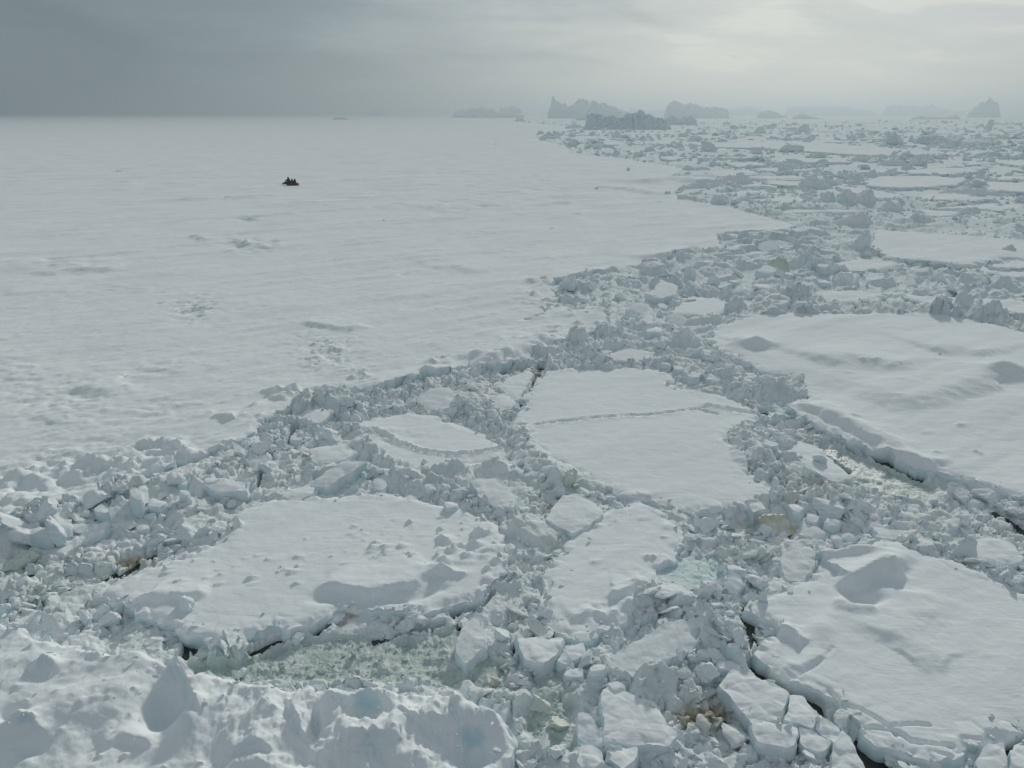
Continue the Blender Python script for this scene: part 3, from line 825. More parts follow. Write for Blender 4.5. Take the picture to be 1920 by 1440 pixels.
# ------------------------------------------------------------------ rubble: base of brash and slush
PXY = lambda x, y: PX(x, y, .2)
ridges = [  # (photo polyline, height, half width in metres)
    ([(-100, 1000), (0, 985), (150, 955), (300, 925), (420, 880), (500, 828), (560, 790), (620, 762), (680, 752)], .75, 1.6),
    ([(575, 765), (640, 745), (690, 745)], .7, 1.0), ([(700, 745), (780, 725), (850, 705), (900, 700)], .5, .9),
    ([(960, 678), (1000, 660), (1080, 645), (1120, 635)], .5, 1.0),
    ([(480, 905), (560, 895), (640, 885), (720, 895), (790, 912), (860, 935), (930, 962), (965, 990)], .6, .9),
    ([(660, 800), (690, 840), (720, 868), (760, 885)], .5, .6), ([(880, 765), (930, 800), (975, 820), (1000, 850), (1030, 880)], .6, .9),
    ([(800, 890), (870, 885), (930, 880), (960, 890)], .6, .6), ([(1040, 678), (1150, 676), (1250, 682), (1310, 700), (1400, 735), (1480, 730)], .7, 1.2),
    ([(1385, 815), (1420, 850), (1455, 890)], .9, .7), ([(1380, 955), (1450, 940), (1530, 945), (1600, 955)], .7, .8), ([(1455, 905), (1500, 920), (1540, 925)], .4, .8),
    ([(960, 1000), (975, 1060), (950, 1100), (930, 1140)], .25, .6), ([(1160, 1155), (1205, 1125), (1250, 1112), (1300, 1140)], .55, .5),
    ([(1140, 1262), (1230, 1275), (1300, 1235), (1320, 1200)], .5, .5), ([(1060, 545), (1130, 530), (1230, 503), (1320, 480)], .9, 2.0),
    ([(1350, 505), (1450, 500), (1560, 480), (1630, 450)], 1.0, 3.0), ([(1330, 600), (1400, 578), (1560, 572), (1660, 578)], .6, 1.6), ([(1660, 575), (1800, 580), (1870, 598), (1960, 610)], .8, 1.6),
    ([(1480, 710), (1510, 740), (1560, 780)], .4, .7), ([(1280, 380), (1350, 360), (1400, 365), (1450, 400)], 1.5, 5.0), ([(1460, 395), (1560, 390), (1700, 385)], 1.4, 6.0),
    ([(1700, 385), (1800, 390), (1920, 400)], 1.2, 6.0), ([(1560, 420), (1700, 418), (1900, 425)], 1.0, 5.0), ([(1280, 335), (1400, 330), (1500, 335)], 1.2, 6.0),
    ([(1150, 300), (1250, 315), (1330, 310)], 1.2, 8.0), ([(1020, 255), (1090, 280), (1200, 295)], 1.4, 9.0), ([(1200, 275), (1300, 285), (1400, 285)], 1.2, 9.0),
    ([(1000, 1310), (1040, 1290), (1100, 1270)], .3, .6), ([(1290, 1280), (1330, 1260), (1370, 1230)], .3, .6), ([(1640, 1020), (1760, 1035), (1850, 1070), (1960, 1120)], .35, .7),
    ([(1840, 900), (1920, 940), (2000, 970)], .4, .8), ([(1040, 900), (1060, 880), (1090, 905)], .5, .5),
]
RW = [(np.array([G(a, b_, .3) for a, b_ in p]), h, w) for p, h, w in ridges]
# open slush and melt: (polygon, colour channel 0 green 2 turquoise, strength)
pools = [
    ([(345, 1238), (470, 1225), (560, 1195), (640, 1190), (700, 1190), (790, 1190), (870, 1170), (900, 1210), (960, 1250), (940, 1290), (870, 1295), (800, 1275), (690, 1275), (480, 1275), (360, 1262)], 0, 1.0),
    ([(1500, 822), (1560, 832), (1640, 858), (1720, 890), (1770, 918), (1745, 940), (1680, 928), (1610, 908), (1565, 880)], 0, .95),
    ([(1230, 1063), (1275, 1042), (1340, 1040), (1362, 1060), (1352, 1100), (1310, 1106), (1255, 1095)], 2, .6),
    ([(985, 1330), (1040, 1300), (1085, 1325), (1080, 1395), (1020, 1410), (980, 1375)], 0, .9),
    ([(1365, 985), (1420, 970), (1425, 1005), (1375, 1008)], 0, .8), ([(1415, 775), (1465, 762), (1490, 788), (1440, 795)], 2, .7),
    ([(1070, 880), (1110, 900), (1120, 920), (1075, 918)], 0, .6), ([(1380, 455), (1480, 445), (1490, 460), (1400, 468)], 0, .4),
    ([(1700, 495), (1800, 500), (1800, 520), (1700, 515)], 0, .4), ([(30, 1110), (70, 1090), (110, 1105), (70, 1135)], 0, .5), ([(985, 1270), (1060, 1255), (1070, 1300), (1010, 1310)], 0, .7),
]
browns = [(1310, 1348, 46, 22, 1.0), (1345, 1330, 30, 16, .9), (245, 1050, 34, 10, 1.0), (1005, 722, 10, 30, .95), (1400, 1165, 10, 22, .8), (1455, 1270, 30, 16, .7), (655, 1158, 12, 6, .8),
          (1030, 955, 14, 5, .8), (1470, 990, 20, 8, .4), (1535, 905, 60, 30, .18), (470, 960, 10, 5, .3)]
waters = [([(1512, 836), (1550, 856), (1592, 884)], 3.2), ([(1416, 779), (1432, 774)], 4.5), ([(1100, 1262), (1130, 1272)], 2.5), ([(905, 1142), (925, 1120)], 2.5), ([(1330, 1330), (1372, 1355)], 3), ([(560, 760), (580, 745)], 2.5), ([(690, 760), (760, 748)], 2), ([(985, 690), (940, 700)], 2), ([(1262, 700), (1250, 690)], 2), ([(1500, 760), (1560, 790)], 2.5), ([(180, 1090), (215, 1072)], 3), ([(860, 1175), (900, 1150)], 3), ([(1395, 1145), (1418, 1205)], 5),  # narrow leads of dark open water: (photo polyline, half width in photo px)
    ([(1412, 1248), (1450, 1274), (1490, 1300), (1530, 1325)], 9), ([(1482, 1302), (1468, 1345)], 5), ([(1600, 1388), (1632, 1420), (1665, 1460)], 13), ([(1540, 1335), (1590, 1385)], 4),
    ([(345, 1228), (352, 1205), (370, 1222)], 6), ([(470, 1222), (520, 1196), (560, 1190)], 4), ([(590, 1182), (612, 1166)], 6), ([(700, 1196), (780, 1180), (830, 1172)], 3), ([(850, 1150), (880, 1146), (905, 1136)], 4),
    ([(1640, 856), (1690, 876), (1730, 896)], 4), ([(1575, 828), (1605, 842)], 3), ([(1865, 958), (1925, 995)], 5), ([(1140, 1425), (1150, 1440)], 9), ([(1180, 1428), (1205, 1440)], 8),
    ([(598, 920), (604, 906)], 2.5), ([(590, 906), (640, 890)], 2.5), ([(540, 832), (556, 806)], 3.5), ([(485, 915), (492, 895)], 2.2), ([(0, 1082), (60, 1072)], 4), ([(1000, 745), (1008, 700), (1015, 690)], 5),
    ([(968, 752), (985, 770)], 2), ([(1396, 1135), (1408, 1165), (1412, 1190)], 6), ([(1108, 628), (1132, 612)], 2.5), ([(1395, 1392), (1440, 1412)], 4), ([(1330, 440), (1480, 434)], 1.5), ([(1700, 489), (1850, 493)], 1.2),
    ([(1450, 798), (1490, 790)], 3), ([(960, 1230), (970, 1200)], 2.5), ([(1470, 1400), (1480, 1420)], 5), ([(1410, 545), (1470, 549)], 1.6), ([(1876, 600), (1910, 606)], 1.6), ([(210, 1085), (290, 1035)], 3),
]


def snow_patch(x, y):
    """where drifted snow has smoothed the rubble over"""
    return sst(.02, .30, fbm(x * .28, y * .28, 4, 501, .6) + .5 * fbm(x * .05, y * .05, 2, 502)) * (1 - .9 * sst(38, 62, np.hypot(x, y)))


def slush(x, y):
    """height of the brash surface and its tint"""
    D = np.hypot(x, y)
    a, b_ = PXY(x, y)
    rid = np.zeros_like(x)
    for W, h, w in RW:
        m = (x > W[:, 0].min() - 3 * w) & (x < W[:, 0].max() + 3 * w) & (y > W[:, 1].min() - 3 * w) & (y < W[:, 1].max() + 3 * w)
        if m.any():
            d, _, al = seg_dist(x[m], y[m], W)
            rid[m] = np.maximum(rid[m], h * np.exp(-(d / w) ** 2))
    tint = np.zeros((len(x), 3))
    calm = np.zeros_like(x)
    far_shade = sst(45, 110, D)                                 # grows with distance: shade of the lumps, painted in as a bluish tint
    wob = 9 * fbm(x * .8, y * .8, 3, 301)
    for poly, ch, s in pools:
        p = np.array(poly)
        m = (a > p[:, 0].min() - 40) & (a < p[:, 0].max() + 40) & (b_ > p[:, 1].min() - 30) & (b_ < p[:, 1].max() + 30)
        if m.any():
            q = sst(-10, 10, poly_sd(a[m], b_[m], poly) + wob[m]) * s
            tint[m, ch] = np.maximum(tint[m, ch], q); calm[m] = np.maximum(calm[m], q)
    for cx, cy, rx, ry, s in browns:
        tint[:, 1] = np.maximum(tint[:, 1], s * np.exp(-(((a - cx) / rx) ** 2 + ((b_ - cy) / ry) ** 2) ** 1.5 * (1 + .8 * fbm(x * 2, y * 2, 3, 44))))
    # faint green cast in the wet brash between floes
    g = np.clip(.05 + .45 * fbm(x * .35, y * .35, 3, 71), 0, .22) * np.clip(1.6 - D / 60, 0, 1) * np.clip(1.3 - D / 120, .25, 1)
    tint[:, 0] = np.maximum(tint[:, 0], g)
    tint[:, 2] = np.maximum(tint[:, 2], .20 * far_shade)
    wx, wy = x + .25 * fbm(x * 1.4, y * 1.4, 3, 9), y + .25 * fbm(x * 1.4 + 5, y * 1.4, 3, 10)
    fs = np.clip(60 / np.maximum(D, 60), .12, 1)
    p1, e1 = plates(wx * .55 * fs, wy * .55 * fs, 401, .7)
    p2, e2 = plates(wx * 1.5 * fs, wy * 1.5 * fs, 411, .8)
    p3, e3 = plates(wx * 3.6, wy * 3.6, 421, .9)
    snowy = snow_patch(x, y)
    patchy = sst(-.25, .35, fbm(x * .09, y * .09, 3, 55))
    nr = np.clip(1.7 - D / 75, 0, 1); cq = np.clip(calm, 0, 1)
    amp = (.36 + .34 * patchy + .55 * rid) * (1 - .93 * cq)
    amp = amp * np.where(D > 100, 1 + .8 * np.clip((D - 100) / 200, 0, 1), 1)
    mid = sst(38, 60, D) * (1 - sst(120, 170, D))
    p4, e4 = plates(wx * .30, wy * .42, 431, .8)
    h = .15 + mid * (.75 * np.maximum(p4, 0) ** 2.2 + .35 * p1 * p1) + .10 * snowy + rid * .52 + amp * (.50 * np.where(D > 90, .45 + .5 * fbm(x * .3, y * .12, 3, 87) * np.clip(D / 150, 1, 2), p1 * p1) + nr * (.36 * (p2 - .25) * (1 - .5 * snowy) + .15 * (p3 - .35) * (1 - .85 * snowy) + .10 * fbm(x * 2.5, y * 2.5, 4, 88, .65)) + .10 * fbm(x * .5, y * .5, 4, 89, .6)) - nr * (1 - cq) * (1 - snowy) * (.16 * np.exp(-e2 / .10) + .10 * np.exp(-e1 / .06))
    h = h - .12 * cq + .02 * fbm(x * 5, y * 5, 4, 99, .7) * cq + .10 * cq * np.maximum(0, fbm(x * 1.6, y * 1.6, 5, 98, .7))
    h = np.maximum(h, .03 + .02 * p3)
    wob2 = fbm(x * 1.3, y * 1.3, 3, 302)
    for poly, w in waters:
        p = np.array(poly, float)
        m = (a > p[:, 0].min() - 30) & (a < p[:, 0].max() + 30) & (b_ > p[:, 1].min() - 20) & (b_ < p[:, 1].max() + 20)
        if m.any():
            d, _, _ = seg_dist(a[m] * .8, b_[m] * 1.0, p * [.8, 1.0])
            h[m] = h[m] - (h[m] + .25) * (1 - sst(w * .8, w * 1.5, d + wob2[m] * w * .8))
    return h, tint


def in_floes(x, y, crumbs=False):
    """largest signed depth inside any floe, and that floe's height"""
    best = np.full(len(x), -1e3); zf = np.zeros(len(x)); cr = np.ones(len(x))
    for (P, z), q in zip(FLOES, CRUMB):
        lo, hi = P.min(0) - 3, P.max(0) + 3
        m = np.where((x > lo[0]) & (x < hi[0]) & (y > lo[1]) & (y < hi[1]))[0]
        if len(m) == 0: continue
        s = poly_sd_big(x[m], y[m], P, 20000)
        up = s > best[m]
        best[m[up]] = s[up]; zf[m[up]] = z; cr[m[up]] = q
    return (best, zf, cr) if crumbs else (best, zf)


# polar grid: rings close together near by, wider far out
nA = 1050
az = np.linspace(R(-37), R(37), nA)
pys = np.r_[np.arange(1640, 820, -1.8), np.arange(820, 430, -.95), np.arange(430, 240, -1.3), np.arange(240, 214, -.7)]
rad = np.array([G(960, p)[1] for p in pys])
rad = np.r_[rad, 12000.0]
nR = len(rad)
A_, R_ = np.meshgrid(az, rad)
gx, gy = (R_ * np.sin(A_)).ravel(), (R_ * np.cos(A_)).ravel()
sdp, _ = in_floes(gx, gy)
D_ = np.hypot(gx, gy)
need = sdp < np.maximum(.5, .02 * D_)
hz, tn = np.zeros(len(gx)), np.zeros((len(gx), 3))
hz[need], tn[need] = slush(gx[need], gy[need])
hz[D_ > 3000] = .3
hz = np.where(sdp > .15, np.minimum(hz, .2), hz)
idx = np.arange(nA * nR).reshape(nR, nA)
Fq = np.c_[idx[:-1, :-1].ravel(), idx[:-1, 1:].ravel(), idx[1:, 1:].ravel(), idx[1:, :-1].ravel()]
Fq = Fq[need[Fq].any(1)]
used = np.unique(Fq); rm = -np.ones(nA * nR, int); rm[used] = np.arange(len(used))
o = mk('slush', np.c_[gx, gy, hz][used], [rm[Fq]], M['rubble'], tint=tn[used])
tag(o, kind='structure')

# sea under everything
W_ = 14000.0
o = mk('sea_water', [(-W_, -60, 0), (W_, -60, 0), (W_, W_, 0), (-W_, W_, 0)], [[(0, 1, 2, 3)]], M['water'], smooth=False)
tag(o, kind='structure')


# ------------------------------------------------------------------ ice chunks
def ico(sub):
    import bmesh
    bm = bmesh.new()
    bmesh.ops.create_icosphere(bm, subdivisions=sub, radius=1.0)
    V = np.array([v.co[:] for v in bm.verts]); bm.faces.ensure_lookup_table()
    F = np.array([[v.index for v in f.verts] for f in bm.faces])
    bm.free()
    return V, F


ICO = {k: ico(k) for k in (1, 2, 3, 4)}


def chunk_shape(r, sub, cuts=9, slab=False, soft=.05):
    """an angular lump: a ball cut flat by random planes, then weathered"""
    V, F = ICO[sub]
    V = V.copy()
    for _ in range(cuts):
        n = r.normal(size=3); n /= np.linalg.norm(n)
        d = r.uniform(.32, .78)
        t = np.maximum(0, V @ n - d)
        V -= t[:, None] * n
    sc = np.array([r.uniform(.8, 1.3), r.uniform(.7, 1.1), r.uniform(.55, .9)])
    if slab: sc = np.array([r.uniform(1.1, 1.5), r.uniform(.8, 1.1), r.uniform(.22, .36)])
    V *= sc
    q = fbm(V[:, 0] * 2.3 + V[:, 2] * 1.7 + r.uniform(0, 50), V[:, 1] * 2.3 - V[:, 2] * 1.3, 4, int(r.integers(999)), .6)
    V *= (1 + soft * 2.2 * q)[:, None]
    return V.astype(np.float32), F


def rot(r, n, tilt):
    """random turns: any heading, leaning by about tilt"""
    a = r.uniform(0, 2 * np.pi, n); b_ = r.normal(0, tilt, n); c = r.normal(0, tilt, n)
    ca, sa, cb, sb, cc, sc = np.cos(a), np.sin(a), np.cos(b_), np.sin(b_), np.cos(c), np.sin(c)
    Z = np.zeros((n, 3, 3)); X = Z.copy(); Y = Z.copy()
    Z[:, 0, 0] = ca; Z[:, 0, 1] = -sa; Z[:, 1, 0] = sa; Z[:, 1, 1] = ca; Z[:, 2, 2] = 1
    X[:, 0, 0] = 1; X[:, 1, 1] = cb; X[:, 1, 2] = -sb; X[:, 2, 1] = sb; X[:, 2, 2] = cb
    Y[:, 1, 1] = 1; Y[:, 0, 0] = cc; Y[:, 0, 2] = sc; Y[:, 2, 0] = -sc; Y[:, 2, 2] = cc
    return Z @ X @ Y


rs = np.random.default_rng(303)
slab_belts = [
    ([(0, 1040), (120, 1000), (250, 960), (400, 900), (500, 840), (600, 790)], 46, 14, 'snowy broken slab in the broad rubble belt left of the lumpy floe'),
    ([(520, 905), (700, 895), (860, 930), (960, 985)], 34, 6, 'snowy broken slab in the rubble wall behind the lumpy floe'),
    ([(1000, 1290), (1100, 1270), (1330, 1240), (1360, 1160), (1390, 1060)], 44, 14, 'snowy broken slab in the crushed ice left of the cracked floe'),
    ([(1400, 950), (1560, 980), (1700, 990), (1880, 1050)], 46, 10, 'snowy broken slab in the crushed ice behind the cracked floe'),
    ([(1040, 672), (1200, 668), (1350, 700), (1470, 740)], 36, 8, 'snowy broken slab in the rubble behind the smooth floe'),
    ([(1150, 620), (1250, 600), (1200, 560), (1350, 530), (1500, 545)], 44, 14, 'snowy broken slab in the rubble strait beyond the smooth floe'),
    ([(1380, 450), (1480, 470), (1560, 525), (1700, 520), (1850, 535)], 50, 12, 'snowy broken slab in the rubble below the long white floe'),
]
done_ = []
for poly, wmax, n, lb in slab_belts:
    P = np.array(poly, float); ln = np.r_[0, np.cumsum(np.hypot(*np.diff(P, axis=0).T))]
    c = t_ = 0
    while c < n and t_ < n * 14:
        t_ += 1
        u = rs.uniform(0, ln[-1])
        px = np.interp(u, ln, P[:, 0]) + rs.normal(0, 30); py = np.interp(u, ln, P[:, 1]) + rs.normal(0, 14)
        w = wmax * rs.uniform(.5, 1.1); q = w * rs.uniform(.3, .5) * (1 if py > 700 else .6)
        x, y = G(px, py, .3)
        if in_floes(np.array([x]), np.array([y]))[0][0] > -.12 or any(math.hypot(px - a, (py - b_) * 1.6) < (w + e_) * .5 for a, b_, e_ in done_): continue
        if slush(np.array([x]), np.array([y]))[1][0, 0] > .5: continue
        m = int(rs.integers(4, 7)); a0 = rs.uniform(0, 6.28)
        pl = [(px + w * .5 * math.cos(a0 + t) * rs.uniform(.7, 1.2), py + q * .6 * math.sin(a0 + t) * rs.uniform(.7, 1.2)) for t in np.arange(m) / m * 2 * np.pi]
        hh = slush(np.array([x]), np.array([y]))[0][0]
        floe('ice_slab', pl, max(hh, .1) + .2, 'snow', lb, 'ice slab', lb.replace('slab', 'slabs'), .13, tilt=(rs.normal(0, .12), rs.normal(.06, .12)), rnd=.03, rough=.04, under=.07, dense=(2.8, 2.0), step=.07)
        done_.append((px, py, w)); c += 1

# brash: thousands of small lumps nobody could count -> one object
rc = np.random.default_rng(23)
NB = 185000
bx_, by_ = rc.uniform(-60, 1980, NB), 1500 - (1500 - 226) * rc.random(NB) ** .95
X_, Y_ = G_arr(bx_, by_, .2)
D_ = np.hypot(X_, Y_)
s_, zf, crumb = in_floes(X_, Y_, True)
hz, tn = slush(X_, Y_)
size = .03 + .12 * rc.random(NB) ** 2.5 + .36 * rc.random(NB) ** 11
far_ = sst(80, 200, D_)
calm = np.maximum(tn[:, 0] - .4, tn[:, 2] - .3) > .12
size = np.maximum(size, (1 + far_ * 2.2 * rc.random(NB) ** 5) * (1.9 + .5 * sst(80, 200, D_)) * np.minimum(D_, 600) / FPX * rc.uniform(.6, 1.6, NB))
calm = np.maximum(tn[:, 0] - .4, tn[:, 2] - .3) > .12
prob = np.where(s_ < 0, np.where(calm, .07, .72), np.where(s_ < 1.6, .30 * np.exp(-s_ / .35) * (.3 + sst(-.1, .25, fbm(X_ * .6, Y_ * .6, 3, 611))) * crumb, 0))
size = np.where(calm, np.minimum(size, .05 + .07 * rc.random(NB)), size)
strips = sst(-.12, .12, fbm(X_ * .03, Y_ * .018, 3, 601) + .3 * fbm(X_ * .012, Y_ * .006, 2, 602))
prob = np.where((s_ < 0) & ~calm, np.where(far_ > .5, .85, .10 + .55 * sst(.0, .35, fbm(X_ * .45, Y_ * .45, 3, 621))), prob) * (1 - .45 * sst(40, 60, D_) * (1 - sst(90, 130, D_))) * (1 - .85 * snow_patch(X_, Y_) * (1 - far_)) * (1 - far_ * (1 - strips) * .93)
prob = np.where((bx_ < 990) & (by_ > 1280) & (s_ > 0), np.maximum(prob, .012), prob)
prob = np.where(hz < .0, .05, prob) * np.where((bx_ < 990) & (by_ > 1280) & (s_ > 0), .012 / np.maximum(prob, .012), 1)
k = rc.random(NB) < prob
X_, Y_, s_, zf, hz, tn, size, D_ = X_[k], Y_[k], s_[k], zf[k], hz[k], tn[k], size[k], D_[k]
size = np.where(s_ > 0, np.minimum(size * .8 * np.exp(-s_ / 1.5), .10 + .0015 * D_), size)
Zc = np.where(s_ > 0, zf - .02, hz) + size * rc.uniform(-.45, .25, len(size))
protos = {1: [chunk_shape(rc, 1, 4, soft=.10) for _ in range(14)], 2: [chunk_shape(rc, 2, 5, slab=(i % 6 == 5), soft=.17) for i in range(24)],
          3: [chunk_shape(rc, 3, 6, slab=(i % 5 == 4), soft=.17) for i in range(20)]}
Vs, Fs, Ts, off = [], [], [], 0
lod = np.where(size * FPX / D_ > 9, 3, np.where(size * FPX / D_ > 3.0, 2, 1))
pick = rc.integers(0, 1000, len(size))
RT = rot(rc, len(size), .5)
asp = rc.uniform(.6, 1.4, (len(size), 3)); asp[:, 2] *= .68 + .45 * sst(70, 140, D_); asp[:, :2] *= (1 + .6 * sst(120, 300, D_))[:, None]
for l in (1, 2, 3):
    for pi, (pv, pf) in enumerate(protos[l]):
        m = (lod == l) & (pick % len(protos[l]) == pi)
        n = m.sum()
        if not n: continue
        q = pv[None] * asp[m][:, None] * size[m][:, None, None]
        q = np.einsum('nij,nvj->nvi', RT[m], q) + np.c_[X_[m], Y_[m], Zc[m]][:, None]
        Vs.append(q.reshape(-1, 3)); Fs.append((pf[None] + off + np.arange(n)[:, None, None] * len(pv)).reshape(-1, 3))
        Ts.append(np.repeat(tn[m], len(pv), 0)); off += n * len(pv)
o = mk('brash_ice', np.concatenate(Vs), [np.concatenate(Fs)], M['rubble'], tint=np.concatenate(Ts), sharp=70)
tag(o, kind='stuff')

# blocks large enough to tell apart
rb = np.random.default_rng(41)
BP = []
for i in range(26):
    V, F = chunk_shape(rb, 4, 6 + i % 5, slab=(i % 4 == 3), soft=.11)
    ob = mk('ice_block', V, [F], M['block'], sharp=38)
    BP.append(ob.data); bpy.data.objects.remove(ob)
GB = 'loose ice blocks in the rubble between the floes'


def block(px, py, wpx, label, hpx=None, tiltv=.35, mat=None, proto=None, seed=None, name='ice_block', cat='ice block', sink=.25, group=GB, yaw=None):
    """one block, wpx photo pixels wide, its middle at (px, py)"""
    r = np.random.default_rng(seed if seed is not None else int(px * 7 + py * 13))
    x, y = G(px, py, .3)
    D = math.hypot(x, y)
    s = .5 * wpx * D / FPX
    me = BP[proto if proto is not None else int(r.integers(len(BP)))]
    if mat:
        me = me.copy(); me.materials.clear(); me.materials.append(M[mat])
    o = bpy.data.objects.new(name, me)
    col.objects.link(o)
    hs = (hpx / wpx if hpx else r.uniform(.75, 1.05)) * s
    o.scale = (s * r.uniform(.85, 1.0), s * r.uniform(.75, 1.0), hs * 1.25)
    o.rotation_euler = (r.normal(0, tiltv), r.normal(0, tiltv), r.uniform(0, 6.28) if yaw is None else yaw)
    sx, _ = in_floes(np.array([x]), np.array([y]))
    base = slush(np.array([x]), np.array([y]))[0][0]
    if sx[0] > .2: base = max(base, .5)
    o.location = (x, y, base + hs * (1 - 2 * sink) * .7)
    tag(o, label, cat, group)
    return o


hero = [  # px, py, width, height, label, material, proto
    (1318, 1118, 54, 50, 'grey-faced cube of ice beside the turquoise melt patch', None, 0), (455, 1254, 40, 38, 'rounded white block perched on the crest of the foreground ice mass', None, 5),
    (1455, 990, 92, 54, 'yellow-stained ice block beside the small green slush pool', 'yellow', 2), (1500, 724, 42, 40, 'round dark lump at the near corner of the wind-drifted floe', None, 9),
    (1070, 910, 44, 44, 'pale green ice block at the lower left of the smooth floe', 'green', 4), (1048, 925, 34, 60, 'steep upended block leaning against the pale green one', None, 1),
    (1395, 1390, 54, 34, 'square white block in front of the brown algae patch', None, 6), (1330, 985, 76, 44, 'grey slab-like block leaning below the front of the smooth floe', None, 13),
    (1560, 965, 70, 44, 'pale block right behind the yellow-stained block', None, 8), (1480, 945, 40, 34, 'greenish lump at the lower right corner of the smooth floe', 'green', 10),
    (490, 850, 52, 50, 'pointed block standing in the rubble at the edge of the fast ice', None, 12), (615, 760, 60, 44, 'large ridge block on the brim of the fast ice above the oval floe', None, 14),
    (650, 775, 40, 30, 'white block tucked below the large ridge block', None, 16), (545, 815, 36, 30, 'block beside the black cleft in the fast ice rubble', None, 17),
    (60, 1020, 66, 46, 'rounded block in the rubble at the left edge of the picture', None, 18), (30, 1055, 70, 46, 'greenish block above the foreground ice mass at the left edge', 'green', 20),
    (130, 985, 36, 30, 'upright block in the rubble belt left of the lumpy floe', None, 21), (1010, 1320, 70, 54, 'cauliflower-like green-white lump beside the foreground ice mass', 'green', 22),
    (1050, 1352, 60, 36, 'smooth yellow-green cake of ice in the slush near the foreground ice mass', 'green', 24), (925, 1278, 36, 30, 'yellowish lump at the mouth of the green slush channel', 'yellow', 0),
    (940, 1195, 44, 52, 'rounded upright block beside the smooth tilted plate', None, 2), (1020, 1160, 46, 40, 'crumbly lump at the left tip of the tapering floe', None, 4),
    (1325, 1275, 54, 46, 'rounded block at the head of the long tilted slab', None, 6), (1040, 1415, 56, 50, 'knobbly white lump in the slush at the bottom of the picture', None, 8),
    (1430, 1135, 30, 28, 'small square block by the upper left corner of the cracked floe', None, 10), (1380, 1225, 48, 54, 'grey-white slab standing beside the corner of the cracked floe', None, 13),
    (1340, 1242, 44, 36, 'rounded lump beside the standing grey-white slab', None, 14), (1510, 893, 40, 26, 'oval snow lump at the foot of the rubble mound right of the smooth floe', None, 16),
    (1440, 850, 50, 40, 'crumbled hummock block right of the smooth floe', None, 18), (1535, 872, 28, 22, 'small lump on the low slab along the green pond', None, 20),
    (797, 880, 18, 20, 'small upright stub on the near rim of the oval floe', None, 1), (1008, 688, 30, 22, 'greenish block bridging the top of the brown water gap', 'green', 17),
    (1390, 1050, 30, 26, 'block on the far side of the turquoise melt patch', None, 22), (1800, 930, 44, 28, 'rounded block under the broken front edge of the wind-drifted floe', None, 24),
    (1850, 935, 60, 30, 'long block lying along the front of the wind-drifted floe', None, 13), (1910, 965, 50, 34, 'block at the right end of the wind-drifted floe front', None, 5),
    (560, 1195, 32, 34, 'cubic block under the front lip of the lumpy floe', None, 6), (430, 1210, 76, 50, 'bulging overhung block at the front of the lumpy floe', None, 9),
    (745, 1185, 26, 20, 'small white block floating in the green slush channel', None, 12), (350, 1150, 60, 36, 'snowy hump at the left front of the lumpy floe', None, 16),
    (205, 1165, 46, 38, 'white block between the foreground ice mass and the lumpy floe', None, 18), (285, 1205, 44, 30, 'pointed plate behind the crest of the foreground ice mass', None, 3),
    (160, 1165, 36, 34, 'pale boxy block in the gap left of the lumpy floe', None, 0), (1105, 1020, 10, 8, 'tiny lump on the tapering floe', None, 1),
    (1300, 1010, 52, 40, 'grey tilted block at the right rim of the tapering floe', None, 7), (1255, 1120, 60, 34, 'crumbly ridge block beside the grey-faced cube', None, 11),
    (1380, 1000, 34, 24, 'low white block left of the yellow-stained block', None, 15), (1515, 1010, 40, 26, 'white block in front of the yellow-stained block', None, 19),
    (1105, 545, 30, 24, 'snowy block on the edge of the fast ice above the thick tilted floe', None, 21), (1066, 548, 46, 40, 'dark-faced block set into the corner of the fast ice', None, 4),
    (720, 418, 16, 8, 'small dark peak alone on the fast ice, right of the snowmobile party', None, 12), 
    (428, 373, 16, 6, 'small snow hump on the fast ice nearest the snowmobile party', None, 18), (1178, 322, 14, 9, 'little hump on the fast ice near its pack ice edge', None, 20),
    (930, 272, 14, 4, 'tiny far hump on the fast ice left of the pack', None, 22), (222, 323, 12, 4, 'tiny hump on the fast ice far left of the snowmobile party', None, 24),
    (1250, 366, 20, 12, 'dark lump on the fast ice before the crested hummock row', None, 8), (1120, 357, 18, 8, 'dark low lump at the end of a drift on the fast ice', None, 9),
]
occupied = []
for px, py, w, h, lb, mt, pr in hero:
    block(px, py, w, lb, h, .22 if w > 20 else .1, mt, pr, seed=int(px + py), group=None)
    occupied.append((px, py, w))

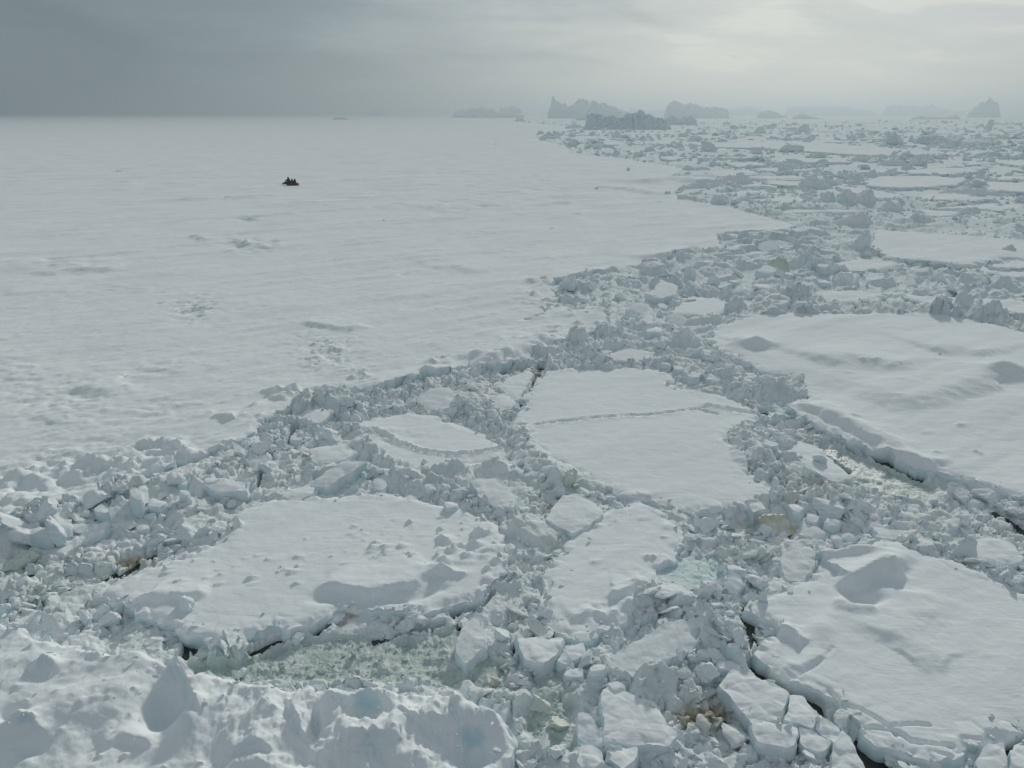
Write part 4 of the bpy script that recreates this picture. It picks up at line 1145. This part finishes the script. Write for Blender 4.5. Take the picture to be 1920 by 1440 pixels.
# further blocks by stretch of rubble
belts = [
    ([(-20, 1040), (120, 1000), (250, 960), (400, 900), (500, 840), (600, 790)], 60, 24, 'white ice block in the broad rubble belt left of the lumpy floe'),
    ([(620, 770), (760, 745), (880, 730), (930, 780)], 22, 14, 'ice block in the rubble along the fast ice rim above the oval floe'),
    ([(520, 905), (700, 890), (860, 925), (960, 985)], 24, 20, 'ice block in the rubble wall along the back of the lumpy floe'),
    ([(930, 800), (990, 850), (1030, 890), (980, 950)], 26, 14, 'ice block in the rubble between the oval floe and the smooth floe'),
    ([(970, 1010), (970, 1080), (940, 1140)], 22, 14, 'ice block in the narrow rubble lane between lumpy and tapering floes'),
    ([(1000, 1260), (1100, 1270), (1250, 1290), (1320, 1240), (1350, 1180), (1380, 1080)], 34, 34, 'ice block in the crushed ice left of the cracked floe'),
    ([(1400, 950), (1560, 960), (1700, 980), (1880, 1040)], 30, 28, 'ice block in the crushed ice behind the cracked floe'),
    ([(1040, 670), (1200, 665), (1350, 690), (1470, 740)], 30, 22, 'ice block in the rubble behind the smooth floe'),
    ([(1150, 620), (1250, 600), (1200, 560), (1350, 530), (1500, 540)], 34, 26, 'ice block in the rubble strait beyond the smooth floe'),
    ([(1400, 470), (1560, 520), (1700, 520), (1850, 530)], 30, 20, 'ice block in the rubble below the long white floe'),
    ([(1560, 560), (1680, 575), (1850, 590)], 18, 10, 'ice block on the rubble line behind the wind-drifted floe'),
    ([(1100, 1420), (1300, 1410), (1440, 1420), (1560, 1430)], 36, 6, 'ice block in the jumble at the bottom of the picture'),
]
rq = np.random.default_rng(77)
for poly, wmax, n, lb in belts:
    P = np.array(poly, float)
    ln = np.r_[0, np.cumsum(np.hypot(*np.diff(P, axis=0).T))]
    c = t_ = 0
    while c < n and t_ < n * 12:
        t_ += 1
        u = rq.uniform(0, ln[-1])
        px = np.interp(u, ln, P[:, 0]) + rq.normal(0, 30); py = np.interp(u, ln, P[:, 1]) + rq.normal(0, 16)
        w = wmax * rq.uniform(.35, 1.0) ** 1.3
        x, y = G(px, py, .3)
        s, _ = in_floes(np.array([x]), np.array([y]))
        if s[0] > -.05 or any(math.hypot(px - a, py - b_) < (w + q) * .33 for a, b_, q in occupied): continue
        if slush(np.array([x]), np.array([y]))[1][0, 0] > .55: continue
        block(px, py, w, lb, None, .4, group=lb.replace('ice block in', 'ice blocks in').replace('ice block on', 'ice blocks on').replace('white ', ''))
        occupied.append((px, py, w)); c += 1


# ------------------------------------------------------------------ hummocks, bergy bits and icebergs: shaped from skyline and depth
def berg(name, prof, base_py, depth, label, cat='iceberg', mat='berg', group=None, seed=1, facet=.35, nu=70, nv=36, freq=5.0, lean=0.0):
    """prof: (photo x, photo y) along the skyline; base_py: photo y of the foot; depth: thickness as a share of the width"""
    prof = np.array(prof, float)
    _, Y = G(960, base_py)
    zz = np.array([ztop(base_py, p)[0] for p in prof[:, 1]])
    f0 = Y * CP + CAM_H * SP
    X = (prof[:, 0] - 960) / FPX * f0
    Wd = X[-1] - X[0]
    u = np.linspace(0, 1, nu); v = np.linspace(-1, 1, nv)
    U, Vv = np.meshgrid(u, v)
    H = np.interp(X[0] + u * Wd, X, zz)
    H = H * (1 + .16 * fbm(u * 9 + seed, u * 0 + seed * .37, 4, seed + 40, .65) + .10 * (plates(u * 14 + seed, u * 0, seed + 41)[0] - .5))
    endf = np.clip(np.minimum(u, 1 - u) / .04, 0, 1) ** .5
    hx = H[None] * endf
    sh = (1 - np.abs(Vv) ** 3.0) ** .75
    q = 1 + facet * (plates(U * freq * 1.6 + 3 * seed, Vv * freq * .5, seed)[0] - .5) * np.clip(1.4 - sh, .25, 1)
    q = q + facet * .7 * fbm(U * freq * 2, Vv * freq * .7, 5, seed + 3, .6) * np.clip(1.3 - sh, .2, 1)
    Zz = hx * np.clip(sh * q, 0, 1.02)
    dp = depth * Wd * .5
    taper = (.55 + .45 * np.sin(np.pi * np.clip(U, .02, .98)) ** .6)
    Xw = X[0] + U * Wd + .03 * Wd * fbm(U * 6, Vv * 3 + Zz / max(zz.max(), .1) * 2, 4, seed + 9)
    Yw = Y + dp + Vv * dp * taper + .08 * dp * fbm(U * 7, Vv * 2 + Zz / max(zz.max(), .1), 4, seed + 12) + lean * Zz
    Zz[0] = Zz[-1] = -.6
    Zz[:, 0] = Zz[:, -1] = -.6
    id_ = np.arange(nu * nv).reshape(nv, nu)
    Fq = np.c_[id_[:-1, :-1].ravel(), id_[:-1, 1:].ravel(), id_[1:, 1:].ravel(), id_[1:, :-1].ravel()]
    o = mk(name, np.c_[Xw.ravel(), Yw.ravel(), Zz.ravel()], [Fq], M[mat], sharp=50)
    recenter(o)
    return tag(o, label, cat, group)


H_ = dict(cat='ice hummock', mat='block', name='ice_hummock')
berg(prof=[(1578, 385), (1580, 366), (1590, 357), (1602, 360), (1612, 367), (1622, 366), (1632, 358), (1640, 360), (1645, 375), (1656, 390)], base_py=394, depth=.7, label='big dark hummock with a notched top in the far rubble', seed=2, **H_)
berg(prof=[(1490, 392), (1515, 384), (1530, 382), (1545, 376), (1555, 362), (1566, 362), (1571, 378), (1572, 392)], base_py=394, depth=.6, label='long hummock rising to a blunt right end, left of the notched one', seed=3, **H_)
berg(prof=[(1490, 355), (1505, 347), (1512, 337), (1522, 334), (1535, 334), (1548, 343), (1562, 350), (1570, 356)], base_py=357, depth=.5, label='low tent-shaped hummock behind the notched hummock', seed=4, **H_)
berg(prof=[(1352, 345), (1358, 336), (1370, 331), (1385, 330), (1400, 330), (1412, 337), (1418, 347)], base_py=353, depth=.6, label='round-topped grey hummock beyond the fast ice edge', seed=5, **H_)
berg(prof=[(1273, 358), (1285, 349), (1296, 350), (1305, 345), (1312, 344), (1320, 337), (1328, 346), (1340, 342), (1348, 335), (1354, 352), (1362, 358)], base_py=360, depth=.4, label='jagged row of peaked ice in front of the round-topped hummock', seed=6, **H_)
berg(prof=[(1335, 380), (1345, 367), (1365, 368), (1370, 378), (1385, 380), (1395, 372), (1410, 370), (1414, 382), (1430, 388)], base_py=389, depth=.4, label='jumbled bluish hummock on the outer rim of the fast ice', seed=7, **H_)
berg(prof=[(1500, 512), (1506, 488), (1508, 476), (1516, 478), (1540, 487), (1560, 494), (1575, 500), (1578, 515)], base_py=519, depth=.6, label='wedge-shaped slab block with a flat dark face in the strait', seed=8, **H_)
berg(prof=[(1530, 478), (1545, 468), (1570, 464), (1595, 462), (1612, 456), (1620, 446), (1628, 432), (1634, 430), (1637, 438), (1632, 462), (1636, 478)], base_py=484, depth=.45, label='snowy ridge ending in a tall spire left of the long white floe', seed=9, **H_)
berg(prof=[(1443, 508), (1448, 492), (1460, 486), (1475, 487), (1481, 498), (1484, 512)], base_py=516, depth=.8, label='rounded greenish block left of the wedge-shaped slab block', cat='ice hummock', mat='green', name='ice_hummock', seed=10)
berg(prof=[(1880, 480), (1886, 468), (1897, 461), (1906, 466), (1914, 482)], base_py=485, depth=.7, label='pointed block on the right end of the long white floe', seed=11, **H_)
berg(prof=[(1595, 305), (1605, 296), (1612, 293), (1622, 289), (1632, 292), (1634, 302)], base_py=305, depth=.6, label='dark knobbly lump beyond the wide bright floe', seed=12, **H_)
berg(prof=[(1646, 316), (1660, 304), (1680, 300), (1700, 302), (1708, 308)], base_py=313, depth=.5, label='low dark hummock right of the knobbly lump', seed=13, **H_)
berg(prof=[(1710, 302), (1722, 292), (1735, 291), (1745, 292), (1755, 296), (1757, 306)], base_py=307, depth=.5, label='rounded pair of dark lumps in front of the low iceberg', seed=14, **H_)
berg(prof=[(1560, 430), (1570, 418), (1590, 412), (1600, 405), (1625, 402), (1640, 415), (1650, 428)], base_py=432, depth=.5, label='pale hummock just behind the tall spire', seed=15, **H_)
berg(prof=[(1640, 395), (1665, 388), (1672, 378), (1690, 386), (1712, 398)], base_py=401, depth=.5, label='sloping hummock right of the notched hummock', seed=16, **H_)
berg(prof=[(1700, 424), (1708, 412), (1715, 401), (1735, 408), (1740, 424)], base_py=428, depth=.6, label='peaked hummock right of the pale hummock', seed=17, **H_)
berg(prof=[(1785, 428), (1795, 416), (1812, 414), (1820, 426)], base_py=430, depth=.7, label='small round hummock behind the long white floe', seed=18, **H_)
berg(prof=[(1800, 402), (1815, 392), (1838, 390), (1845, 402)], base_py=405, depth=.6, label='dark hummock near the right edge of the far rubble', seed=19, **H_)
berg(prof=[(1830, 335), (1835, 328), (1845, 326), (1850, 336)], base_py=338, depth=.8, label='small dark block on the right rim of the wide bright floe', seed=20, **H_)
berg(prof=[(1770, 362), (1820, 353), (1860, 358), (1900, 365), (1920, 369)], base_py=370, depth=.3, label='long low ridge behind the narrow floe at the right', seed=21, **H_)
berg(prof=[(1675, 372), (1685, 367), (1695, 365), (1720, 372)], base_py=374, depth=.5, label='small dark hummock at the tip of the white wedge floe', seed=22, **H_)
berg(prof=[(1280, 318), (1290, 310), (1296, 312), (1305, 316), (1320, 312), (1335, 318)], base_py=322, depth=.5, label='broken grey ridge off the point of the fast ice', seed=23, **H_)
berg(prof=[(1180, 274), (1186, 266), (1192, 270), (1210, 271), (1240, 269), (1260, 275)], base_py=277, depth=.4, label='dark broken ridge in front of the turquoise iceberg', seed=24, **H_)
berg(prof=[(1060, 238), (1075, 232), (1090, 235), (1100, 241)], base_py=242, depth=.5, label='small blue-grey lump left of the turquoise iceberg', seed=25, **H_)
berg(prof=[(965, 226), (972, 221), (980, 222), (988, 227)], base_py=228, depth=.5, label='blue-grey lump at the far end of the fast ice', seed=26, **H_)
berg(prof=[(620, 224), (630, 219), (640, 219), (655, 224)], base_py=225, depth=.6, label='lone dark mound far out on the fast ice', seed=27, **H_)

rk = np.random.default_rng(818)
ridge_belts = [([(1150, 625), (1250, 610), (1220, 565), (1340, 540), (1500, 545)], 70, 13, 'snow-draped ridge of ice in the strait beyond the smooth floe'),
               ([(1040, 672), (1200, 668), (1340, 698), (1450, 735)], 60, 9, 'snow-draped ridge of ice behind the smooth floe'),
               ([(1390, 460), (1480, 470), (1560, 530), (1700, 515), (1850, 535)], 70, 12, 'snow-draped ridge of ice below the long white floe'),
               ([(1080, 545), (1180, 520), (1300, 490)], 50, 6, 'snow-draped ridge of ice along the far fast ice rim'),
               ([(1550, 430), (1700, 420), (1900, 425)], 60, 8, 'snow-draped ridge of ice behind the long white floe')]
for line, wmax, n, lb in ridge_belts:
    P = np.array(line, float); ln = np.r_[0, np.cumsum(np.hypot(*np.diff(P, axis=0).T))]
    c = t_ = 0
    while c < n and t_ < 200:
        t_ += 1
        u = rk.uniform(0, ln[-1])
        px = np.interp(u, ln, P[:, 0]) + rk.normal(0, 22); py = np.interp(u, ln, P[:, 1]) + rk.normal(0, 10)
        w = wmax * rk.uniform(.4, 1.1); h = w * rk.uniform(.16, .32)
        q = np.array([G(px + k * w, py) for k in (-.4, 0, .4)])
        if (in_floes(q[:, 0], q[:, 1])[0] > -.1).any(): continue
        m = int(rk.integers(6, 10))
        hs = np.r_[0, np.maximum(.3, rk.random(m) * np.sin(np.linspace(.4, 2.7, m)) + .15), 0]
        xs = np.sort(np.linspace(-.5, .5, m + 2) + np.r_[0, rk.normal(0, .03, m), 0])
        berg(prof=[(px + w * a, py - h * b_ / hs.max()) for a, b_ in zip(xs, hs)], base_py=py + 1, depth=rk.uniform(.35, .6), label=lb, seed=700 + c + int(px),
             group=lb.replace('ridge', 'ridges'), cat='ice ridge', mat='block', name='ice_ridge', nu=60, nv=30, facet=.7, freq=4.5)
        c += 1

rh = np.random.default_rng(404)
for k in range(46):
    py = 232 + 190 * rh.random() ** 1.4
    px = rh.uniform(1000, 1950)
    edge = np.interp(py, [232, 240, 252, 262, 276, 290, 305, 330, 372, 400, 425], [1060, 1120, 1030, 1040, 1095, 1140, 1270, 1380, 1410, 1480, 1560])
    if px < edge + 10: continue
    w = (10 + (py - 215) * .13) * rh.uniform(.6, 1.6); h = w * rh.uniform(.18, .45)
    m = int(rh.integers(5, 9))
    hs = np.r_[0, np.maximum(.25, rh.random(m) * np.sin(np.linspace(.5, 2.6, m))) , 0]
    xs = np.linspace(-.5, .5, m + 2) + np.r_[0, rh.normal(0, .03, m), 0]
    berg(prof=[(px + w * a, py - h * q / hs.max()) for a, q in zip(np.sort(xs), hs)], base_py=py + 1, depth=rh.uniform(.4, .8), label='small grey hummock among the far pack floes', seed=500 + k,
         group='small hummocks in the far pack', nu=40, nv=24, facet=.6, freq=3.5, **H_)

B_ = dict(name='iceberg')
berg(prof=[(1100, 238), (1104, 224), (1108, 216), (1118, 215), (1135, 219), (1152, 217), (1170, 221), (1185, 214), (1195, 215), (1205, 209), (1212, 211), (1222, 216), (1235, 222), (1248, 222), (1258, 228), (1263, 242)], base_py=244, depth=.5,
     label='jagged turquoise iceberg nearest of the bergs, left of centre in the pack', seed=31, facet=.95, freq=9, nu=150, nv=60, **B_)
berg(prof=[(1245, 230), (1258, 218), (1268, 217), (1275, 224), (1290, 217), (1300, 216), (1308, 226), (1310, 234)], base_py=235, depth=.5, label='grey double-humped berg touching the turquoise iceberg', seed=32, **B_)
berg(prof=[(1028, 213), (1034, 198), (1036, 182), (1042, 188), (1052, 190), (1066, 200), (1076, 196), (1082, 188), (1092, 184), (1102, 188), (1106, 200), (1108, 213)], base_py=222.2, depth=.4, label='hazy iceberg with a thin spire at its left end', seed=33, **B_)
berg(prof=[(1100, 215), (1106, 200), (1109, 189), (1125, 191), (1148, 198), (1170, 207), (1190, 213)], base_py=223.2, depth=.5, label='hazy wedge-shaped iceberg sloping down to the right', seed=34, facet=.2, **B_)
berg(prof=[(1250, 214), (1254, 196), (1262, 190), (1276, 189), (1284, 197), (1296, 192), (1305, 197), (1325, 200), (1350, 200), (1368, 206), (1372, 213)], base_py=222.2, depth=.4, label='hazy long iceberg with three bumps behind the double-humped berg', seed=35, **B_)
berg(prof=[(1424, 219), (1430, 211), (1444, 207), (1460, 212), (1480, 219)], base_py=222, depth=.5, label='small grey pyramid berg on the horizon', seed=36, **B_)
berg(prof=[(1488, 221), (1500, 216), (1512, 214), (1530, 219), (1550, 222)], base_py=223.5, depth=.4, label='low dark berg right of the small pyramid berg', seed=37, **B_)
berg(prof=[(1480, 208), (1490, 201), (1530, 199), (1570, 199), (1600, 201), (1620, 205), (1650, 209)], base_py=217.5, depth=.3, label='faint long tabular berg on the skyline', seed=38, facet=.12, **B_)
berg(prof=[(1668, 210), (1672, 197), (1700, 197), (1735, 199), (1755, 196), (1760, 204), (1790, 206), (1830, 209)], base_py=217.5, depth=.3, label='faint flat-topped berg with a squared left end', seed=39, facet=.12, **B_)
berg(prof=[(1826, 212), (1834, 202), (1845, 194), (1854, 190), (1858, 183), (1864, 190), (1874, 195), (1879, 204), (1880, 213)], base_py=220.7, depth=.6, label='hazy castle-shaped berg with a central turret at the right', seed=40, **B_)
berg(prof=[(1720, 221), (1735, 217), (1750, 219), (1775, 219), (1800, 216), (1806, 221)], base_py=224, depth=.4, label='low grey berg in front of the flat-topped berg', seed=41, **B_)
berg(prof=[(1748, 264), (1752, 255), (1765, 253), (1790, 258), (1825, 264), (1850, 263), (1870, 261), (1885, 266)], base_py=273, depth=.7, label='low snow-topped berg with a turquoise side and a dark cave at its right end', seed=42, facet=.3, nu=110, **B_)
berg(prof=[(845, 210), (870, 203), (895, 199), (915, 201), (935, 206), (950, 199), (970, 201), (985, 210)], base_py=221, depth=.9, label='pale snow-streaked berg at the end of the fast ice', seed=43, **B_)
berg(prof=[(690, 211), (700, 206), (715, 207), (722, 211)], base_py=217.5, depth=.5, label='very faint grey berg beyond the fast ice horizon', seed=44, **B_)
berg(prof=[(1180, 205), (1195, 202), (1205, 204), (1215, 209), (1240, 206), (1255, 205)], base_py=217.5, depth=.4, label='faint low berg behind the gap between wedge and long bergs', seed=45, **B_)
berg(prof=[(1080, 222), (1095, 216), (1108, 215), (1115, 224)], base_py=226, depth=.4, label='low shadowy berg foot left of the turquoise iceberg', seed=46, **B_)
berg(prof=[(1345, 214), (1370, 206), (1400, 200), (1420, 204), (1440, 208)], base_py=217.5, depth=.3, label='faint rounded berg right of the three-bumped berg', seed=47, facet=.15, **B_)


# ------------------------------------------------------------------ snowmobile party on the fast ice
M['dark_cloth'] = make_plain('dark_cloth', (.018, .017, .026), .8)
M['brown_cloth'] = make_plain('brown_cloth', (.035, .026, .024), .8)
M['skin'] = make_plain('skin', (.36, .22, .16), .5)
M['black_plastic'] = make_plain('black_plastic', (.012, .012, .014), .35)
M['rubber'] = make_plain('rubber', (.010, .010, .010), .8)
M['metal'] = make_plain('ski_metal', (.12, .12, .13), .35, Metallic=.8)
M['screen'] = make_plain('tinted_screen', (.03, .035, .04), .1)
M['wood'] = make_plain('sledge_wood', (.20, .11, .06), .6)
M['load'] = make_plain('load_cover', (.085, .040, .036), .75)
PZ = Z0 + .05


def empty(name, loc, rz=0):
    o = bpy.data.objects.new(name, None)
    col.objects.link(o); o.location = loc; o.rotation_euler = (0, 0, rz)
    return o


def loft(name, secs, mat, parent, seg=16, sharp=40):
    """skin through superellipse sections (x, half width, z low, z high) along x"""
    V = []
    for x, hw, z0, z1 in secs:
        for k in range(seg):
            t = 2 * np.pi * k / seg
            c, s = math.cos(t), math.sin(t)
            V.append((x, hw * math.copysign(abs(c) ** .6, c), (z0 + z1) / 2 + (z1 - z0) / 2 * math.copysign(abs(s) ** .6, s)))
    F = [(i * seg + k, i * seg + (k + 1) % seg, (i + 1) * seg + (k + 1) % seg, (i + 1) * seg + k) for i in range(len(secs) - 1) for k in range(seg)]
    n = len(V)
    for i in (0, len(secs) - 1):
        V.append((secs[i][0], 0, (secs[i][2] + secs[i][3]) / 2))
    T = [(n, (k + 1) % seg, k) for k in range(seg)] + [(n + 1, (len(secs) - 1) * seg + k, (len(secs) - 1) * seg + (k + 1) % seg) for k in range(seg)]
    return mk(name, V, [F, T], mat, parent, sharp=sharp)


def tube(name, pts, rad_, mat, parent, seg=8):
    pts = [Vector(p) for p in pts]
    V = []
    for i, p in enumerate(pts):
        d = (pts[min(i + 1, len(pts) - 1)] - pts[max(i - 1, 0)]).normalized()
        a = d.cross(Vector((0, 0, 1)));
        if a.length < .01: a = d.cross(Vector((0, 1, 0)))
        a.normalize(); b2 = d.cross(a)
        for k in range(seg):
            t = 2 * math.pi * k / seg
            V.append(p + (a * math.cos(t) + b2 * math.sin(t)) * rad_)
    F = [(i * seg + k, i * seg + (k + 1) % seg, (i + 1) * seg + (k + 1) % seg, (i + 1) * seg + k) for i in range(len(pts) - 1) for k in range(seg)]
    return mk(name, [v[:] for v in V], [F], mat, parent)


sxy = G(540, 347.5, PZ)
SY = sxy[1]
sm = empty('snowmobile', (sxy[0], SY, PZ), R(-6))
tag(sm, 'dark snowmobile with a low nose pointing left, on the fast ice', 'snowmobile')
# nose towards -x
loft('body', [(-1.35, .12, .30, .36), (-1.2, .30, .28, .52), (-.9, .40, .26, .68), (-.5, .44, .26, .82), (-.2, .40, .28, .80), (.1, .28, .30, .62), (1.0, .26, .32, .58), (1.35, .22, .36, .52)], M['black_plastic'], sm)
loft('seat', [(-.1, .18, .60, .78), (.1, .23, .58, .86), (.7, .24, .57, .86), (1.05, .22, .57, .90), (1.15, .16, .58, .84)], M['dark_cloth'], sm)
loft('track', [(-.35, .19, .10, .30), (-.2, .2, .0, .34), (.4, .2, -.02, .34), (1.2, .2, .0, .34), (1.42, .19, .12, .30)], M['rubber'], sm)
loft('windscreen', [(-.62, .20, .80, .84), (-.50, .26, .80, 1.08), (-.44, .24, .82, 1.10)], M['screen'], sm)
loft('headlight', [(-1.0, .16, .56, .64), (-.93, .18, .54, .68)], M['metal'], sm)
bar = tube('handlebar', [(-.22, -.36, .98), (-.28, -.18, 1.02), (-.32, 0, 1.0), (-.28, .18, 1.02), (-.22, .36, .98)], .02, M['black_plastic'], sm)
for s in (-1, 1):
    ski = loft('ski', [(-1.75, .05, .26, .29), (-1.6, .07, .12, .17), (-1.4, .075, .03, .07), (-.7, .075, .0, .04), (-.45, .06, .02, .05)], M['metal'], sm)
    ski.location = (0, s * .46, 0)
    tube('ski_leg', [(-1.0, s * .46, .04), (-.92, s * .38, .28), (-.85, s * .26, .40)], .03, M['metal'], sm)
sl = empty('tow_sledge', (G(551.5, 348.2, PZ)[0], G(551.5, 348.2, PZ)[1] - .2, PZ), R(-6))
tag(sl, 'low brown sledge with a padded load, towed behind the snowmobile', 'sledge')
loft('load', [(-.85, .36, .24, .50), (-.7, .42, .22, .62), (.5, .44, .22, .60), (.95, .40, .24, .66), (1.1, .34, .26, .58)], M['load'], sl)
for s in (-1, 1):
    r_ = loft('runner', [(-1.35, .03, .26, .30), (-1.1, .035, .08, .16), (-.9, .035, 0, .10), (1.15, .035, 0, .10), (1.25, .03, .02, .08)], M['wood'], sl)
    r_.location = (0, s * .36, 0)
loft('deck', [(-1.0, .42, .16, .22), (1.2, .42, .16, .22)], M['wood'], sl)
tube('tow_bar', [(-1.1, 0, .2), (-1.6, .05, .3), (-2.0, .1, .36)], .02, M['metal'], sl)


def person(loc, rz, label, cloth, lean=.15, arms='bar', scale=1.0):
    """seated figure facing -x: skinned body with head, arms, fingers and legs; hood and jacket hem as clothing"""
    V, E, RR = [], [], []
    def chain(pts, start=None):
        p = start
        for (x, y, z, r_) in pts:
            V.append((x, y, z)); RR.append(r_); i = len(V) - 1
            if p is not None: E.append((p, i))
            p = i
        return p
    pel = chain([(0, 0, .12, .17)])
    ch = chain([(-.03 - lean * .2, 0, .30, .16), (-.05 - lean * .5, 0, .48, .19)], pel)
    nk = chain([(-.06 - lean * .75, 0, .62, .075)], ch)
    chain([(-.07 - lean * .85, 0, .72, .105), (-.08 - lean * .9, 0, .82, .10)], nk)
    for s in (-1, 1):
        sh = chain([(-.05 - lean * .55, s * .19, .52, .085)], ch)
        if arms == 'bar': el, wr = (-.22 - lean * .5, s * .34, .34), (-.48 - lean * .4, s * .33, .36)
        else: el, wr = (-.10 - lean * .4, s * .30, .26), (-.34 - lean * .3, s * .16, .16)
        w_ = chain([(*el, .06), (*wr, .04)], sh)
        hx, hy, hz_ = wr
        pm = chain([(hx - .06, hy, hz_ + .01, .038)], w_)
        for k, ln_ in enumerate((.06, .07, .065, .05)):
            chain([(hx - .09, hy + (k - 1.5) * .022, hz_ + .02, .009), (hx - .09 - ln_ * .6, hy + (k - 1.5) * .022, hz_ + .012, .009), (hx - .09 - ln_ * .8, hy + (k - 1.5) * .022, hz_ - .025, .008)], pm)
        chain([(hx - .05, hy - s * .045, hz_ - .01, .010), (hx - .09, hy - s * .055, hz_ - .025, .009)], pm)
        hp = chain([(-.10, s * .11, .10, .105)], pel)
        chain([(-.44, s * .22, .14, .08), (-.38, s * .27, -.26, .055), (-.41, s * .28, -.33, .05), (-.55, s * .29, -.35, .04)], hp)
    me = bpy.data.meshes.new('person')
    me.from_pydata(V, E, [])
    o = bpy.data.objects.new('person', me)
    col.objects.link(o)
    md = o.modifiers.new('skin', 'SKIN')
    sv = me.skin_vertices[0].data
    for i, r_ in enumerate(RR): sv[i].radius = (r_, r_)
    sv[0].use_root = True
    o.modifiers.new('smooth', 'SUBSURF').render_levels = 1
    me.materials.append(M['skin'])
    o.location = loc; o.rotation_euler = (0, 0, rz); o.scale = (scale,) * 3
    tag(o, label, 'person')
    L_ = lean
    def shell(name, secs, seg=14):
        VV = []
        for cx, cy, cz, rx, ry in secs:
            for k in range(seg):
                t = 2 * np.pi * k / seg
                VV.append((cx + 1.22 * rx * math.cos(t), cy + 1.22 * ry * math.sin(t), cz))
        F = [(i * seg + k, i * seg + (k + 1) % seg, (i + 1) * seg + (k + 1) % seg, (i + 1) * seg + k) for i in range(len(secs) - 1) for k in range(seg)]
        return mk(name, VV, [F], cloth, o)
    shell('jacket', [(-.01, 0, .02, .23, .25), (-.03 - L_ * .1, 0, .2, .21, .24), (-.05 - L_ * .4, 0, .42, .22, .28), (-.05 - L_ * .5, 0, .55, .20, .28), (-.06 - L_ * .7, 0, .63, .11, .14)])
    hd = (-.03 - L_ * .87, .77)
    shell('hood', [(hd[0] + .02, 0, .60, .12, .14), (hd[0] + .02, 0, .70, .135, .145), (hd[0] + .03, 0, .80, .135, .14), (hd[0] + .02, 0, .89, .10, .11), (hd[0] + .01, 0, .94, .03, .03)])
    for s in (-1, 1):
        el, wr = ((-.22 - L_ * .5, s * .34, .34), (-.48 - L_ * .4, s * .33, .36)) if arms == 'bar' else ((-.10 - L_ * .4, s * .30, .26), (-.34 - L_ * .3, s * .16, .16))
        tube('sleeve', [(-.05 - L_ * .5, s * .19, .54), el, wr], .10, cloth, o)
        tube('trouser_leg', [(-.05, s * .10, .11), (-.44, s * .22, .15), (-.38, s * .27, -.26), (-.40, s * .28, -.33)], .125, cloth, o)
        tube('boot', [(-.36, s * .28, -.33), (-.45, s * .285, -.35), (-.6, s * .29, -.36)], .075, M['rubber'], o)
    return o


person((sxy[0] + .42, SY - .02, PZ + .80), R(-6), 'person in dark clothing at the front, leaning to the snowmobile handlebar', M['dark_cloth'], .25, 'bar', 1.15)
bx0, by0 = sl.location.x, sl.location.y
person((bx0 - .28, by0 + .05, PZ + .58), R(14), 'person in dark clothing, the left of the two sitting on the sledge', M['dark_cloth'], .05, 'lap', 1.06)
person((bx0 + .38, by0 - .05, PZ + .58), R(-25), 'person in dark brown clothing at the right end of the sledge', M['brown_cloth'], .12, 'lap', 1.08)

# ------------------------------------------------------------------ air: thin blowing-snow haze
HZ = 13500.0
x0, x1, y0, y1, z0, z1 = -HZ, HZ, -40.0, HZ, -1.0, 100.0
hv = [(x, y, z) for z in (z0, z1) for x, y in ((x0, y0), (x1, y0), (x1, y1), (x0, y1))]
mh = bpy.data.materials.new('haze'); mh.use_nodes = True
nt = mh.node_tree; nt.nodes.clear()
pv = nt.nodes.new('ShaderNodeVolumePrincipled')
pv.inputs['Color'].default_value = (.385, .44, .475, 1); pv.inputs['Density'].default_value = .00034; pv.inputs['Anisotropy'].default_value = .6
mo = nt.nodes.new('ShaderNodeOutputMaterial'); nt.links.new(pv.outputs[0], mo.inputs['Volume'])
o = mk('haze', hv, [[(0, 3, 2, 1), (4, 5, 6, 7), (0, 1, 5, 4), (1, 2, 6, 5), (2, 3, 7, 6), (3, 0, 4, 7)]], mh, smooth=False)
tag(o, kind='stuff')
